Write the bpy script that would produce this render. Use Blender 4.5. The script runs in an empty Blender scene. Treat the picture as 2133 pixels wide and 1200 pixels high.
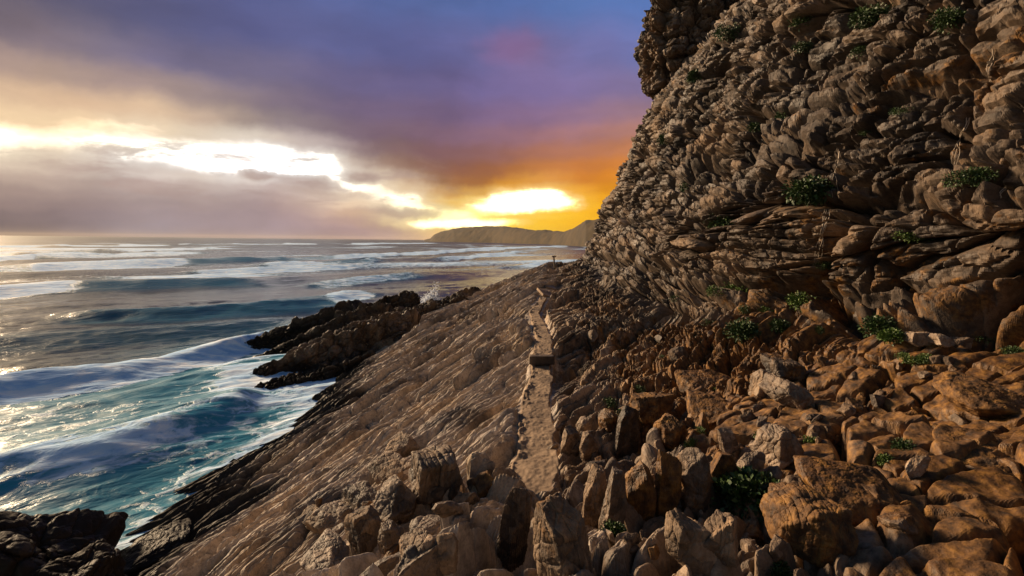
import bpy, math, random
import numpy as np
from mathutils import Matrix, Vector

random.seed(7)
SC = bpy.context.scene
COL = SC.collection

# ------------------------------------------------------------------ camera
CAM_Z = 8.0                 # metres above the sea
FPX = 1066.5                # focal length in photograph pixels
CX, CY = 1066.5, 501.0      # principal point (level camera, lens shifted down)
ROLL = 0.0107
cam_d = bpy.data.cameras.new("camera")
cam_d.sensor_width = 36.0
cam_d.lens = 18.0
cam_d.shift_y = -(600.0 - CY) / 2133.0
cam_d.clip_start = 0.05
cam_d.clip_end = 30000.0
cam = bpy.data.objects.new("camera", cam_d)
COL.objects.link(cam)
cr, sr = math.cos(ROLL), math.sin(ROLL)
cam.matrix_world = Matrix(((cr, -sr, 0, 0), (0, 0, -1, 0), (sr, cr, 0, CAM_Z), (0, 0, 0, 1)))
SC.camera = cam


def ray(px, py):
    """direction (per metre of y) seen at a photograph pixel"""
    u = (px - CX) / FPX
    v = -(py - CY) / FPX
    return np.array([u * cr - v * sr, 1.0, u * sr + v * cr])


def at(px, py, Y):
    r = ray(px, py)
    return Vector((r[0] * Y, Y, CAM_Z + r[2] * Y))


def on_sea(px, py):
    r = ray(px, py)
    Y = -CAM_Z / r[2]
    return np.array([r[0] * Y, Y])


# ------------------------------------------------------------------ colour management
SC.view_settings.view_transform = 'Standard'
SC.view_settings.look = 'None'
SC.view_settings.exposure = 0.65
SC.view_settings.gamma = 1.0


def lin(c):
    c = np.asarray(c, float) / 255.0
    return np.where(c <= 0.04045, c / 12.92, ((c + 0.055) / 1.055) ** 2.4)


# ------------------------------------------------------------------ node helper
class NT:
    def __init__(self, tree):
        self.t = tree
        self.n = tree.nodes
        self.l = tree.links

    def new(self, typ, **kw):
        nd = self.n.new(typ)
        for k, v in kw.items():
            setattr(nd, k, v)
        return nd

    def link(self, a, b):
        self.l.new(a, b)

    def put(self, sock, v):
        if hasattr(v, 'is_linked') or isinstance(v, bpy.types.NodeSocket):
            self.l.new(v, sock)
        else:
            sock.default_value = v

    def math(self, op, a, b=0.0, c=0.0, clamp=False):
        nd = self.new('ShaderNodeMath', operation=op, use_clamp=clamp)
        self.put(nd.inputs[0], a)
        self.put(nd.inputs[1], b)
        self.put(nd.inputs[2], c)
        return nd.outputs[0]

    def vmath(self, op, a, b=(0, 0, 0)):
        nd = self.new('ShaderNodeVectorMath', operation=op)
        self.put(nd.inputs[0], a)
        if op == 'SCALE':
            self.put(nd.inputs['Scale'], b)
        else:
            self.put(nd.inputs[1], b)
        return nd.outputs[0]

    def mix(self, f, a, b, blend='MIX'):
        nd = self.new('ShaderNodeMix', data_type='RGBA', blend_type=blend)
        self.put(nd.inputs[0], f)
        self.put(nd.inputs[6], a)
        self.put(nd.inputs[7], b)
        return nd.outputs[2]

    def smooth(self, x, lo, hi):
        nd = self.new('ShaderNodeMapRange', interpolation_type='SMOOTHSTEP')
        self.put(nd.inputs[0], x)
        nd.inputs[1].default_value = lo
        nd.inputs[2].default_value = hi
        return nd.outputs[0]

    def noise(self, vec, scale, detail=4, rough=0.55, dist=0.0):
        nd = self.new('ShaderNodeTexNoise')
        self.put(nd.inputs['Vector'], vec)
        nd.inputs['Scale'].default_value = scale
        nd.inputs['Detail'].default_value = detail
        nd.inputs['Roughness'].default_value = rough
        nd.inputs['Distortion'].default_value = dist
        return nd

    def ramp(self, f, stops, interp='LINEAR'):
        nd = self.new('ShaderNodeValToRGB')
        cr_ = nd.color_ramp
        cr_.interpolation = interp
        while len(cr_.elements) < len(stops):
            cr_.elements.new(0.5)
        for e, (p, c) in zip(cr_.elements, stops):
            e.position = p
        for e, (p, c) in zip(cr_.elements, stops):
            e.color = (c[0], c[1], c[2], 1)
        self.put(nd.inputs[0], f)
        return nd.outputs[0]

    def attr(self, name):
        return self.new('ShaderNodeAttribute', attribute_name=name).outputs['Fac']


# ------------------------------------------------------------------ sky
# colours of the sunset clouds, sampled by eye: (px, py) -> sRGB
SKY = [
    (0, 0, 84, 76, 96), (300, 0, 80, 80, 122), (600, 0, 74, 84, 142), (900, 0, 70, 92, 156), (1200, 0, 66, 98, 166), (1400, 0, 68, 104, 178),
    (0, 60, 122, 104, 114), (200, 60, 106, 96, 120), (500, 60, 80, 82, 134), (800, 60, 76, 86, 148), (1100, 60, 78, 90, 156), (1400, 60, 78, 104, 178),
    (0, 120, 182, 152, 138), (150, 120, 152, 132, 126), (400, 120, 94, 86, 122), (700, 120, 84, 82, 136), (1000, 120, 84, 86, 148), (1350, 120, 98, 102, 170),
    (0, 200, 224, 188, 150), (200, 190, 196, 164, 142), (400, 200, 182, 154, 142), (700, 200, 104, 88, 122), (1000, 200, 102, 86, 136), (1200, 200, 116, 96, 146), (1350, 200, 138, 112, 152),
    (0, 250, 250, 220, 176), (180, 240, 244, 206, 162), (350, 250, 238, 206, 172), (500, 250, 172, 148, 136), (800, 250, 112, 90, 112), (1100, 250, 128, 94, 122), (1350, 250, 166, 118, 120),
    (0, 290, 250, 236, 206), (200, 285, 255, 244, 220), (400, 295, 250, 232, 206), (600, 290, 206, 182, 166), (800, 300, 122, 96, 104), (1000, 300, 134, 94, 104), (1200, 300, 160, 104, 96), (1400, 300, 184, 118, 90),
    (0, 335, 226, 206, 182), (120, 320, 206, 186, 168), (300, 330, 255, 252, 246), (450, 330, 255, 255, 255), (600, 330, 255, 255, 252), (720, 332, 244, 230, 214), (850, 345, 148, 114, 98), (950, 340, 144, 98, 86), (1100, 340, 178, 114, 76), (1300, 340, 208, 128, 62),
    (0, 375, 184, 160, 146), (200, 375, 178, 158, 148), (380, 370, 226, 206, 190), (520, 375, 240, 226, 214), (650, 370, 255, 255, 255), (740, 375, 250, 240, 226), (830, 385, 240, 214, 180), (900, 375, 150, 108, 78), (1000, 380, 168, 106, 60), (1080, 375, 222, 146, 40), (1200, 380, 214, 130, 50), (1350, 380, 222, 140, 46),
    (0, 410, 152, 130, 124), (200, 410, 162, 142, 138), (400, 405, 182, 162, 156), (600, 405, 196, 172, 164), (720, 410, 246, 220, 190), (850, 415, 255, 248, 226), (930, 408, 220, 168, 96), (1000, 412, 255, 226, 120), (1080, 412, 255, 255, 236), (1160, 420, 255, 250, 190), (1220, 410, 246, 170, 34), (1400, 410, 226, 150, 40),
    (0, 440, 124, 108, 108), (200, 440, 146, 128, 130), (400, 440, 166, 146, 146), (600, 440, 172, 148, 146), (760, 440, 214, 178, 146), (860, 440, 255, 232, 180), (960, 436, 255, 244, 190), (1060, 438, 255, 244, 170), (1150, 440, 252, 214, 80), (1230, 440, 244, 178, 34), (1400, 440, 230, 160, 40),
    (0, 465, 108, 96, 102), (300, 465, 152, 138, 144), (600, 465, 166, 144, 148), (780, 465, 186, 152, 140), (880, 466, 255, 222, 150), (980, 462, 255, 236, 150), (1080, 468, 250, 206, 60), (1200, 465, 244, 180, 30), (1400, 465, 230, 165, 40),
    (0, 490, 100, 90, 98), (300, 490, 152, 142, 152), (600, 494, 166, 148, 156), (800, 494, 176, 150, 158), (900, 494, 232, 178, 120), (1000, 490, 250, 200, 70), (1200, 490, 236, 176, 30), (1400, 490, 230, 165, 40),
]
SKY += [(1060, 85, 116, 88, 140), (1100, 110, 110, 88, 142), (1020, 50, 76, 90, 154), (700, 20, 74, 88, 150), (280, 60, 90, 86, 118), (90, 95, 138, 116, 116),
        (300, 245, 244, 212, 172), (500, 290, 246, 228, 204), (700, 290, 132, 112, 116), (600, 250, 126, 110, 120), (700, 330, 250, 240, 226), (800, 342, 168, 138, 122), (300, 120, 118, 106, 132), (810, 372, 250, 232, 204), (620, 320, 250, 238, 226), (560, 345, 255, 255, 255), (420, 345, 255, 254, 250), (700, 345, 252, 244, 232)]
SKYP = np.array([s[:2] for s in SKY], float) * np.array([1 / 2.4, 1.0])
SKYC = np.array([s[2:] for s in SKY], float)
SKYC[(SKYP[:, 1] < 320) & (SKYC.sum(1) < 400)] *= 1.10
_top = np.clip((230 - SKYP[:, 1]) / 200, 0, 1)[:, None] * 0.26
_top = _top + (0.16 * ((SKYP[:, 1] > 90) & (SKYP[:, 1] < 320) & (SKYP[:, 0] > 150)))[:, None]
SKYC = SKYC * (1 - _top) + SKYC.mean(1, keepdims=True) * 1.04 * _top
_d = np.linalg.norm(SKYP[:, None] - SKYP[None], axis=2)
_mu = SKYC.mean(0)
SKYW = np.linalg.solve(_d - 6.0 * np.eye(len(SKYP)), SKYC - _mu)


def sky_colour(px, py):
    """linear radial-basis interpolation of the sampled cloud colours"""
    d = np.linalg.norm(SKYP - np.array([px / 2.4, py]), axis=1)
    return lin(np.clip(d @ SKYW + _mu, 4, 255))


world = bpy.data.worlds.new("World")
SC.world = world
world.use_nodes = True
w = NT(world.node_tree)
for nd in list(w.n):
    w.n.remove(nd)
tc = w.new('ShaderNodeTexCoord').outputs['Generated']
# slow drift of the cloud edges
nz = w.noise(tc, 3.2, 6, 0.6)
off = w.vmath('SUBTRACT', nz.outputs['Color'], (0.5, 0.5, 0.5))
nz2 = w.noise(tc, 13.0, 6, 0.62)
off2 = w.vmath('SUBTRACT', nz2.outputs['Color'], (0.5, 0.5, 0.5))
sep0 = w.new('ShaderNodeSeparateXYZ')
w.link(tc, sep0.inputs[0])
warp_amt = w.smooth(sep0.outputs[2], 0.0, 0.16)
dirv = w.vmath('ADD', tc, w.vmath('MULTIPLY', off, (0.12, 0.06, 0.06)))
dirv = w.vmath('ADD', dirv, w.vmath('MULTIPLY', off2, (0.06, 0.04, 0.026)))
sep = w.new('ShaderNodeSeparateXYZ')
w.link(dirv, sep.inputs[0])
az = w.math('ARCTAN2', sep.outputs[0], sep.outputs[1])
hyp = w.math('SQRT', w.math('ADD', w.math('MULTIPLY', sep.outputs[0], sep.outputs[0]), w.math('MULTIPLY', sep.outputs[1], sep.outputs[1])))
el = w.math('ARCTAN2', sep.outputs[2], hyp)
AZ0, AZ1 = math.radians(-48), math.radians(18)
t_az = w.math('DIVIDE', w.math('SUBTRACT', az, AZ0), AZ1 - AZ0, clamp=True)
ELS = [math.radians(e) for e in (0, 0.9, 1.8, 2.7, 3.6, 4.6, 5.6, 6.8, 8.2, 9.8, 11.6, 13.8, 16.5, 20, 25)]
rows = []
for e in ELS:
    stops = []
    for i in range(26):
        t = i / 25
        a = AZ0 + t * (AZ1 - AZ0)
        px = CX + math.tan(a) * FPX
        v = math.tan(e) / math.cos(a)
        u = (px - CX) / FPX
        py = CY - FPX * (v - u * sr)
        stops.append((t, sky_colour(min(max(px, -20), 1400), max(py, -5))))
    rows.append(w.ramp(t_az, stops))
sky = rows[0]
for k in range(1, len(ELS)):
    f = w.smooth(el, ELS[k - 1], ELS[k])
    sky = w.mix(f, sky, rows[k])
# small loose clouds low over the sea
cv = w.vmath('MULTIPLY', tc, (9.0, 9.0, 34.0))
cn = w.noise(cv, 1.0, 7, 0.6, 0.3).outputs['Fac']
band = w.math('MULTIPLY', w.smooth(el, 0.035, 0.075), w.math('SUBTRACT', 1.0, w.smooth(el, 0.13, 0.175)))
side = w.math('SUBTRACT', 1.0, w.smooth(az, -0.22, -0.05))
cl = w.math('MULTIPLY', w.math('MULTIPLY', w.smooth(cn, 0.50, 0.68), band), w.math('MULTIPLY', side, 0.5))
sky = w.mix(cl, sky, tuple(lin((176, 150, 142))) + (1,))
def blob(px_, py_, rx, ry):
    a0 = math.atan((px_ - CX) / FPX)
    e0 = math.atan((CY + 0.0107 * (px_ - CX) - py_) / FPX * math.cos(a0))
    da = w.math('DIVIDE', w.math('SUBTRACT', az, a0), rx / FPX)
    de = w.math('DIVIDE', w.math('SUBTRACT', el, e0), ry / FPX)
    return w.math('ADD', w.math('SQRT', w.math('ADD', w.math('MULTIPLY', da, da), w.math('MULTIPLY', de, de))), w.math('MULTIPLY', w.math('SUBTRACT', cn, 0.5), 0.9))


pk = blob(1070, 96, 75, 38)
sky = w.mix(w.math('MULTIPLY', w.math('SUBTRACT', 1.0, w.smooth(pk, 0.2, 1.3)), 0.55), sky, tuple(lin((142, 106, 148))) + (1,))
for (px_, py_, rx, ry, k_) in ((540, 371, 34, 12, 0.9), (655, 388, 62, 15, 0.85), (772, 367, 42, 14, 0.95), (700, 408, 80, 10, 0.6), (845, 440, 80, 10, 0.75), (230, 345, 110, 14, 0.3)):
    bd = blob(px_, py_, rx, ry)
    sky = w.mix(w.math('MULTIPLY', w.math('SUBTRACT', 1.0, w.smooth(bd, 0.3, 1.35)), k_ * 0.8), sky, tuple(lin((172, 146, 136))) + (1,))
# wispy streaks in the high cloud sheet
sv = w.vmath('MULTIPLY', dirv, (5.0, 5.0, 16.0))
sn = w.noise(sv, 1.0, 5, 0.55).outputs['Fac']
gain = w.math('ADD', 0.66, w.math('MULTIPLY', sn, 0.68))
sky = w.mix(1.0, sky, w.new('ShaderNodeCombineXYZ').outputs[0], 'MULTIPLY') if False else w.vmath('SCALE', sky, gain)
# the opening in the cloud in front of the sun
g1 = blob(1100, 428, 210, 70)
sky = w.mix(w.math('MULTIPLY', w.math('SUBTRACT', 1.0, w.smooth(g1, 0.2, 1.0)), 0.6), sky, tuple(lin((255, 178, 20))) + (1,))
g2 = blob(1095, 421, 108, 29)
sky = w.mix(w.math('SUBTRACT', 1.0, w.smooth(g2, 0.35, 1.25)), sky, (1.5, 1.25, 0.72, 1))
g3 = blob(960, 463, 150, 12)
sky = w.mix(w.math('MULTIPLY', w.math('SUBTRACT', 1.0, w.smooth(g3, 0.3, 1.2)), 0.8), sky, (1.3, 1.02, 0.5, 1))
# the breaks where the sun burns through are far brighter than white
lum = w.new('ShaderNodeRGBToBW')
w.link(sky, lum.inputs[0])
boost = w.math('ADD', 1.0, w.math('MULTIPLY', w.smooth(lum.outputs[0], 0.68, 0.95), 1.4))
sky = w.vmath('SCALE', sky, boost)
# clear dusk sky overhead and behind: Nishita
nish = w.new('ShaderNodeTexSky', sky_type='NISHITA')
nish.sun_disc = False
SUN_AZ, SUN_EL = math.radians(-56), math.radians(21)
nish.sun_elevation = SUN_EL
nish.sun_rotation = SUN_AZ
nish.air_density = 1.2
nish.dust_density = 1.0
nish.ozone_density = 2.0
nsk = w.vmath('SCALE', nish.outputs[0], 0.06)
up = w.smooth(el, math.radians(24), math.radians(50))
back = w.smooth(w.math('ABSOLUTE', w.math('ADD', az, 0.3)), 0.85, 1.7)
m = w.math('MAXIMUM', up, back)
sky = w.mix(m, sky, nsk)
bg = w.new('ShaderNodeBackground')
w.link(sky, bg.inputs[0])
bg.inputs[1].default_value = 0.637
w.link(bg.outputs[0], w.new('ShaderNodeOutputWorld').inputs[0])

# ------------------------------------------------------------------ sun (low, veiled by cloud)
sun_d = bpy.data.lights.new("sun", 'SUN')
sun_d.energy = 4.8
sun_d.angle = math.radians(10)
sun_d.color = (1.0, 0.72, 0.44)
sun = bpy.data.objects.new("sun", sun_d)
COL.objects.link(sun)
sdir = Vector((math.sin(SUN_AZ) * math.cos(SUN_EL), math.cos(SUN_AZ) * math.cos(SUN_EL), math.sin(SUN_EL)))
sun.rotation_euler = sdir.to_track_quat('Z', 'Y').to_euler()


# ------------------------------------------------------------------ numpy noise
def h01(ix, iy, seed, iz=None):
    with np.errstate(over='ignore'):
        h = ix.astype(np.uint32) * np.uint32(374761393) + iy.astype(np.uint32) * np.uint32(668265263) + np.uint32((seed * 974711 + 12345) & 0xffffffff)
        if iz is not None:
            h = h + iz.astype(np.uint32) * np.uint32(2246822519)
        h ^= h >> np.uint32(13)
        h *= np.uint32(1274126177)
        h ^= h >> np.uint32(16)
        h *= np.uint32(2654435769)
        h ^= h >> np.uint32(15)
    return (h & np.uint32(0xffffff)).astype(np.float32) / np.float32(16777216.0)


def vn2(x, y, seed=0):
    x = x.astype(np.float32)
    y = y.astype(np.float32)
    xi = np.floor(x).astype(np.int32)
    yi = np.floor(y).astype(np.int32)
    fx = x - xi
    fy = y - yi
    ux = fx * fx * fx * (fx * (fx * 6 - 15) + 10)
    uy = fy * fy * fy * (fy * (fy * 6 - 15) + 10)
    a = h01(xi, yi, seed)
    b = h01(xi + 1, yi, seed)
    c = h01(xi, yi + 1, seed)
    d = h01(xi + 1, yi + 1, seed)
    return (a + (b - a) * ux) + ((c + (d - c) * ux) - (a + (b - a) * ux)) * uy - 0.5


def fbm2(x, y, octv=4, seed=0, gain=0.5):
    s = 0
    amp = 1.0
    f = 1.0
    ca, sa = math.cos(0.6), math.sin(0.6)
    for o in range(octv):
        s = s + amp * vn2(x * f, y * f, seed + o * 17)
        x, y = ca * x - sa * y, sa * x + ca * y
        amp *= gain
        f *= 2.03
    return s


def vn3(p, seed=0):
    i = np.floor(p).astype(np.int32)
    f = (p - i).astype(np.float32)
    u = f * f * f * (f * (f * 6 - 15) + 10)
    out = 0
    for dx in (0, 1):
        for dy in (0, 1):
            for dz in (0, 1):
                wgt = (u[:, 0] if dx else 1 - u[:, 0]) * (u[:, 1] if dy else 1 - u[:, 1]) * (u[:, 2] if dz else 1 - u[:, 2])
                out = out + wgt * h01(i[:, 0] + dx, i[:, 1] + dy, seed, i[:, 2] + dz)
    return out - 0.5


def fbm3(p, octv=4, seed=0, gain=0.5):
    s = 0
    amp = 1.0
    f = 1.0
    for o in range(octv):
        s = s + amp * vn3(p * f + o * 7.3, seed + o * 17)
        amp *= gain
        f *= 2.03
    return s


def vor2(x, y, seed=0, jit=0.95):
    """F1, F2, cell random, offset from the cell's seed point"""
    x = x.astype(np.float32)
    y = y.astype(np.float32)
    xi = np.floor(x).astype(np.int32)
    yi = np.floor(y).astype(np.int32)
    F1 = np.full(x.shape, 9.0, np.float32)
    F2 = F1.copy()
    R = np.zeros(x.shape, np.float32)
    OX = R.copy()
    OY = R.copy()
    for dx in (-1, 0, 1):
        for dy in (-1, 0, 1):
            cx = xi + dx
            cy = yi + dy
            ox = x - (cx + 0.5 + jit * (h01(cx, cy, seed) - 0.5))
            oy = y - (cy + 0.5 + jit * (h01(cx, cy, seed + 1) - 0.5))
            d = np.sqrt(ox * ox + oy * oy)
            near = d < F1
            F2 = np.where(near, F1, np.minimum(F2, d))
            F1 = np.where(near, d, F1)
            R = np.where(near, h01(cx, cy, seed + 2), R)
            OX = np.where(near, ox, OX)
            OY = np.where(near, oy, OY)
    return F1, F2, R, OX, OY


def vor3(p, seed=0):
    i = np.floor(p).astype(np.int32)
    n = len(p)
    F1 = np.full(n, 9.0, np.float32)
    F2 = F1.copy()
    R = np.zeros(n, np.float32)
    for dx in (-1, 0, 1):
        for dy in (-1, 0, 1):
            for dz in (-1, 0, 1):
                c = i + np.array([dx, dy, dz], np.int32)
                q = np.stack([c[:, k] + 0.5 + 0.9 * (h01(c[:, 0], c[:, 1], seed + k, c[:, 2]) - 0.5) for k in range(3)], 1)
                d = np.sqrt(((p - q) ** 2).sum(1)).astype(np.float32)
                near = d < F1
                F2 = np.where(near, F1, np.minimum(F2, d))
                F1 = np.where(near, d, F1)
                R = np.where(near, h01(c[:, 0], c[:, 1], seed + 5, c[:, 2]), R)
    return F1, F2, R


def sstep(x, lo, hi):
    t = np.clip((x - lo) / (hi - lo), 0, 1)
    return t * t * (3 - 2 * t)


# ------------------------------------------------------------------ mesh helpers
def mesh_from(name, V, F, mat, attrs=None, smooth=True, parent=None):
    V = np.ascontiguousarray(V, np.float32)
    F = np.ascontiguousarray(F, np.int32)
    me = bpy.data.meshes.new(name)
    k = F.shape[1]
    me.vertices.add(len(V))
    me.vertices.foreach_set('co', V.ravel())
    me.loops.add(F.size)
    me.loops.foreach_set('vertex_index', F.ravel())
    me.polygons.add(len(F))
    me.polygons.foreach_set('loop_start', np.arange(0, F.size, k, dtype=np.int32))
    me.polygons.foreach_set('use_smooth', np.full(len(F), smooth))
    me.update(calc_edges=True)
    for an, av in (attrs or {}).items():
        a = me.attributes.new(an, 'FLOAT', 'POINT')
        a.data.foreach_set('value', np.ascontiguousarray(av, np.float32).ravel())
    me.materials.append(mat)
    o = bpy.data.objects.new(name, me)
    COL.objects.link(o)
    if parent:
        o.parent = parent
    return o


def grid_faces(nr, nc, flip=False):
    idx = np.arange(nr * nc, dtype=np.int32).reshape(nr, nc)
    a, b, c, d = idx[:-1, :-1], idx[:-1, 1:], idx[1:, 1:], idx[1:, :-1]
    q = (a, d, c, b) if flip else (a, b, c, d)
    return np.stack([k.ravel() for k in q], 1)


def tag(o, label, cat, group=None):
    o['label'] = label
    o['category'] = cat
    if group:
        o['group'] = group
    return o


def struct(o):
    o['kind'] = 'structure'
    return o


# ------------------------------------------------------------------ materials
def new_mat(name):
    m_ = bpy.data.materials.new(name)
    m_.use_nodes = True
    t = NT(m_.node_tree)
    for nd in list(t.n):
        t.n.remove(nd)
    out = t.new('ShaderNodeOutputMaterial')
    p = t.new('ShaderNodeBsdfPrincipled')
    t.link(p.outputs[0], out.inputs[0])
    return m_, t, p


def rock_mat(name='rock', cols=None, lichen_bias=0.0, obj_space=False, damp=(0.82, 0.72, 0.61)):
    m_, t, p = new_mat(name)
    if obj_space:
        g = t.new('ShaderNodeTexCoord').outputs['Object']
        inf = t.new('ShaderNodeObjectInfo')
        g = t.vmath('ADD', g, t.vmath('SCALE', inf.outputs['Location'], 3.7))
    else:
        g = t.new('ShaderNodeNewGeometry').outputs['Position']
    tint = t.attr('tint')
    lich = t.attr('lichen')
    wet = t.attr('wet')
    n1 = t.noise(g, 1.3, 6, 0.6).outputs['Fac']
    n2 = t.noise(g, 9.0, 6, 0.65).outputs['Fac']
    n3 = t.noise(g, 46.0, 4, 0.6).outputs['Fac']
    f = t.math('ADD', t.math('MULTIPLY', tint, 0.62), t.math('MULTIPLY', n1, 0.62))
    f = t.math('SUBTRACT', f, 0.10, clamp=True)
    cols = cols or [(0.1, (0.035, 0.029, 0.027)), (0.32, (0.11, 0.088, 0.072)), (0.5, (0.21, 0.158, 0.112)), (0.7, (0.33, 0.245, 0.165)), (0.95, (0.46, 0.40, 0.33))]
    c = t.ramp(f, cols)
    c = t.mix(0.7, c, t.ramp(n2, [(0.30, (0.25, 0.24, 0.25)), (0.5, (1.05, 1.05, 1.05)), (0.75, (1.5, 1.45, 1.38))]), 'MULTIPLY')
    c = t.mix(0.6, c, t.ramp(n3, [(0.3, (0.62, 0.6, 0.6)), (0.6, (1.25, 1.25, 1.25))]), 'MULTIPLY')
    # greyer beds and dark run-off stains
    n4 = t.noise(t.vmath('MULTIPLY', g, (0.6, 0.6, 0.9)), 0.8, 5, 0.6).outputs['Fac']
    lumn = t.new('ShaderNodeRGBToBW')
    t.link(c, lumn.inputs[0])
    greyc = t.vmath('MULTIPLY', lumn.outputs[0], (1.02, 1.0, 1.03))
    c = t.mix(t.math('MULTIPLY', t.smooth(t.math('ADD', n4, t.math('MULTIPLY', tint, 0.18)), 0.50, 0.68), 0.35), c, greyc)
    n5 = t.noise(t.vmath('MULTIPLY', t.vmath('ADD', g, (5.0, 9.0, 2.0)), (1.0, 1.0, 0.45)), 0.55, 6, 0.65, 0.5).outputs['Fac']
    c = t.mix(0.8, c, t.ramp(n5, [(0.38, (0.16, 0.15, 0.16)), (0.5, (1, 1, 1))]), 'MULTIPLY')
    c = t.mix(1.0, c, damp + (1,), 'MULTIPLY')
    # orange lichen crust
    ln = t.noise(t.vmath('ADD', g, (31.0, 7.0, 3.0)), 2.1, 7, 0.68, 0.4).outputs['Fac']
    lf = t.smooth(t.math('ADD', ln, t.math('SUBTRACT', t.math('MULTIPLY', lich, 0.62), 0.36 - lichen_bias)), 0.44, 0.56)
    lc = t.ramp(n2, [(0.34, (0.018, 0.009, 0.004)), (0.5, (0.11, 0.048, 0.010)), (0.68, (0.29, 0.14, 0.026))])
    c = t.mix(t.math('MULTIPLY', lf, 0.88), c, lc)

    # wet weed-stained rock near the water
    c = t.mix(t.math('MULTIPLY', wet, 0.93), c, (0.012, 0.010, 0.009, 1))
    t.put(p.inputs['Base Color'], c)
    rg = t.math('SUBTRACT', t.math('SUBTRACT', 0.78, t.math('MULTIPLY', t.smooth(n4, 0.4, 0.6), 0.22)), t.math('MULTIPLY', wet, 0.1))
    t.put(p.inputs['Roughness'], rg)
    t.put(p.inputs['Specular IOR Level'], t.math('SUBTRACT', 0.42, t.math('MULTIPLY', wet, 0.32)))
    b1 = t.new('ShaderNodeBump')
    b1.inputs['Strength'].default_value = 0.7
    b1.inputs['Distance'].default_value = 0.03
    t.put(b1.inputs['Height'], n2)
    b2 = t.new('ShaderNodeBump')
    b2.inputs['Strength'].default_value = 0.6
    b2.inputs['Distance'].default_value = 0.008
    t.put(b2.inputs['Height'], n3)
    t.link(b1.outputs[0], b2.inputs['Normal'])
    t.link(b2.outputs[0], p.inputs['Normal'])
    return m_


M_ROCK = rock_mat('rock')
M_SLOPE = rock_mat('slope_rock', [(0.15, (0.035, 0.028, 0.024)), (0.38, (0.12, 0.092, 0.068)), (0.58, (0.28, 0.21, 0.14)), (0.8, (0.44, 0.335, 0.225)), (1.0, (0.52, 0.43, 0.33))], damp=(0.92, 0.9, 0.88))
M_STONE = rock_mat('loose_stone', obj_space=True)

# ------------------------------------------------------------------ terrain: one coast profile swept along y
YK = [-8, 0, 2, 4, 6, 7, 8, 10, 13, 16, 21, 27, 38, 46]
XP = [0.3, 0.3, 0.3, 0.3, 0.3, 0.3, 0.42, 0.5, 0.78, 1.02, 0.95, 1.9, 3.0, 3.6]
ZP = [-3.35, -3.35, -3.35, -3.35, -3.35, -3.35, -3.33, -3.3, -3.28, -3.05, -2.95, -2.6, -2.15, -2.0]
XF = [9.5, 7.6, 7.0, 6.4, 6.0, 5.8, 5.6, 5.2, 4.7, 4.4, 4.2, 4.4, 5.0, 5.7]
ZF = [-1.2, -1.2, -1.25, -1.3, -1.4, -1.45, -1.5, -1.8, -2.1, -2.2, -2.2, -2.0, -1.7, -1.6]
WZ = [0, 1.2, 2.7, 6.1, 9.9, 14.1, 18.3, 25, 32]
WX = [0, 0.85, 1.75, 3.3, 4.9, 7.3, 11.0, 18, 26]
EDGE_X = [-9, -4, -2.3, -0.9, 0, 1.2, 2, 3, 4, 6, 9]
EDGE_Y = [-4, 1.2, 3.6, 5.6, 5.9, 5.8, 7.0, 8.6, 10.5, 13, 14]
PATH_W = 0.42

def shore_line(y):
    return np.interp(y, [8, 20, 27, 40], [-8.9, -9.3, -10.2, -10.6]) + 0.4 * np.sin(y * 0.33) + 0.3 * np.sin(y * 0.9 + 1)


def tab(tb, y):
    return np.interp(np.minimum(y, 46), YK, tb)


def ground_base(x, y):
    """smooth height (relative to the camera) of everything seaward of the cliff foot"""
    xs, xp, zp, xf, zf = shore_line(y), tab(XP, y), tab(ZP, y), tab(XF, y), tab(ZF, y)
    xl, xr = xp - PATH_W, xp + PATH_W
    u = np.clip((x - xs) / (xl - xs), -1, 1)
    z = np.where(x < xl, -8 + (zp + 8) * u, zp)
    z = np.where(u < 0, -8 + u * 4, z)
    v = np.clip((x - xr) / (xf - xr), 0, 1.3)
    z = z + (zf - zp) * (0.65 * v + 0.35 * v ** 2)
    edge = np.interp(x, EDGE_X, EDGE_Y)
    led = sstep(edge - y + 0.5 * fbm2(x * 1.3, y * 1.3, 3, 5), -0.15, 0.55)
    zl = -1.78 - 0.11 * np.maximum(y, 0) + 0.12 * np.maximum(x - 1, 0) - 0.32 * np.maximum(-x - 0.4, 0)
    zl = zl - 0.36 * np.exp(-((x - 0.45) / 0.45) ** 2) * sstep(y, 3.4, 4.6)
    z = z + led * np.maximum(zl - z, 0)
    return z, edge, led


def turn_off(X, Z, y):
    t_ = np.maximum(y - 44, 0)
    return X + 0.10 * t_ ** 1.5, Z - 0.11 * t_ ** 1.5


def facets(x, y, seed, A, tx, ty, gap, gw, ra=1.0, jit=0.95, soft=False):
    """broken blocks: every cell a tilted flat, split by a narrow joint"""
    F1, F2, R, OX, OY = vor2(x, y, seed, jit)
    k = (R * 7919.0) % 1.0
    l = (R * 104729.0) % 1.0
    e = F2 - F1
    return A * ra * (R - 0.5) + A * (tx[0] + tx[1] * (k - 0.5)) * OX + A * (ty[0] + ty[1] * (l - 0.5)) * OY - gap * (np.exp(-e / gw) if soft else np.exp(-(e / (1.7 * gw)) ** 2)), R, e


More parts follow.
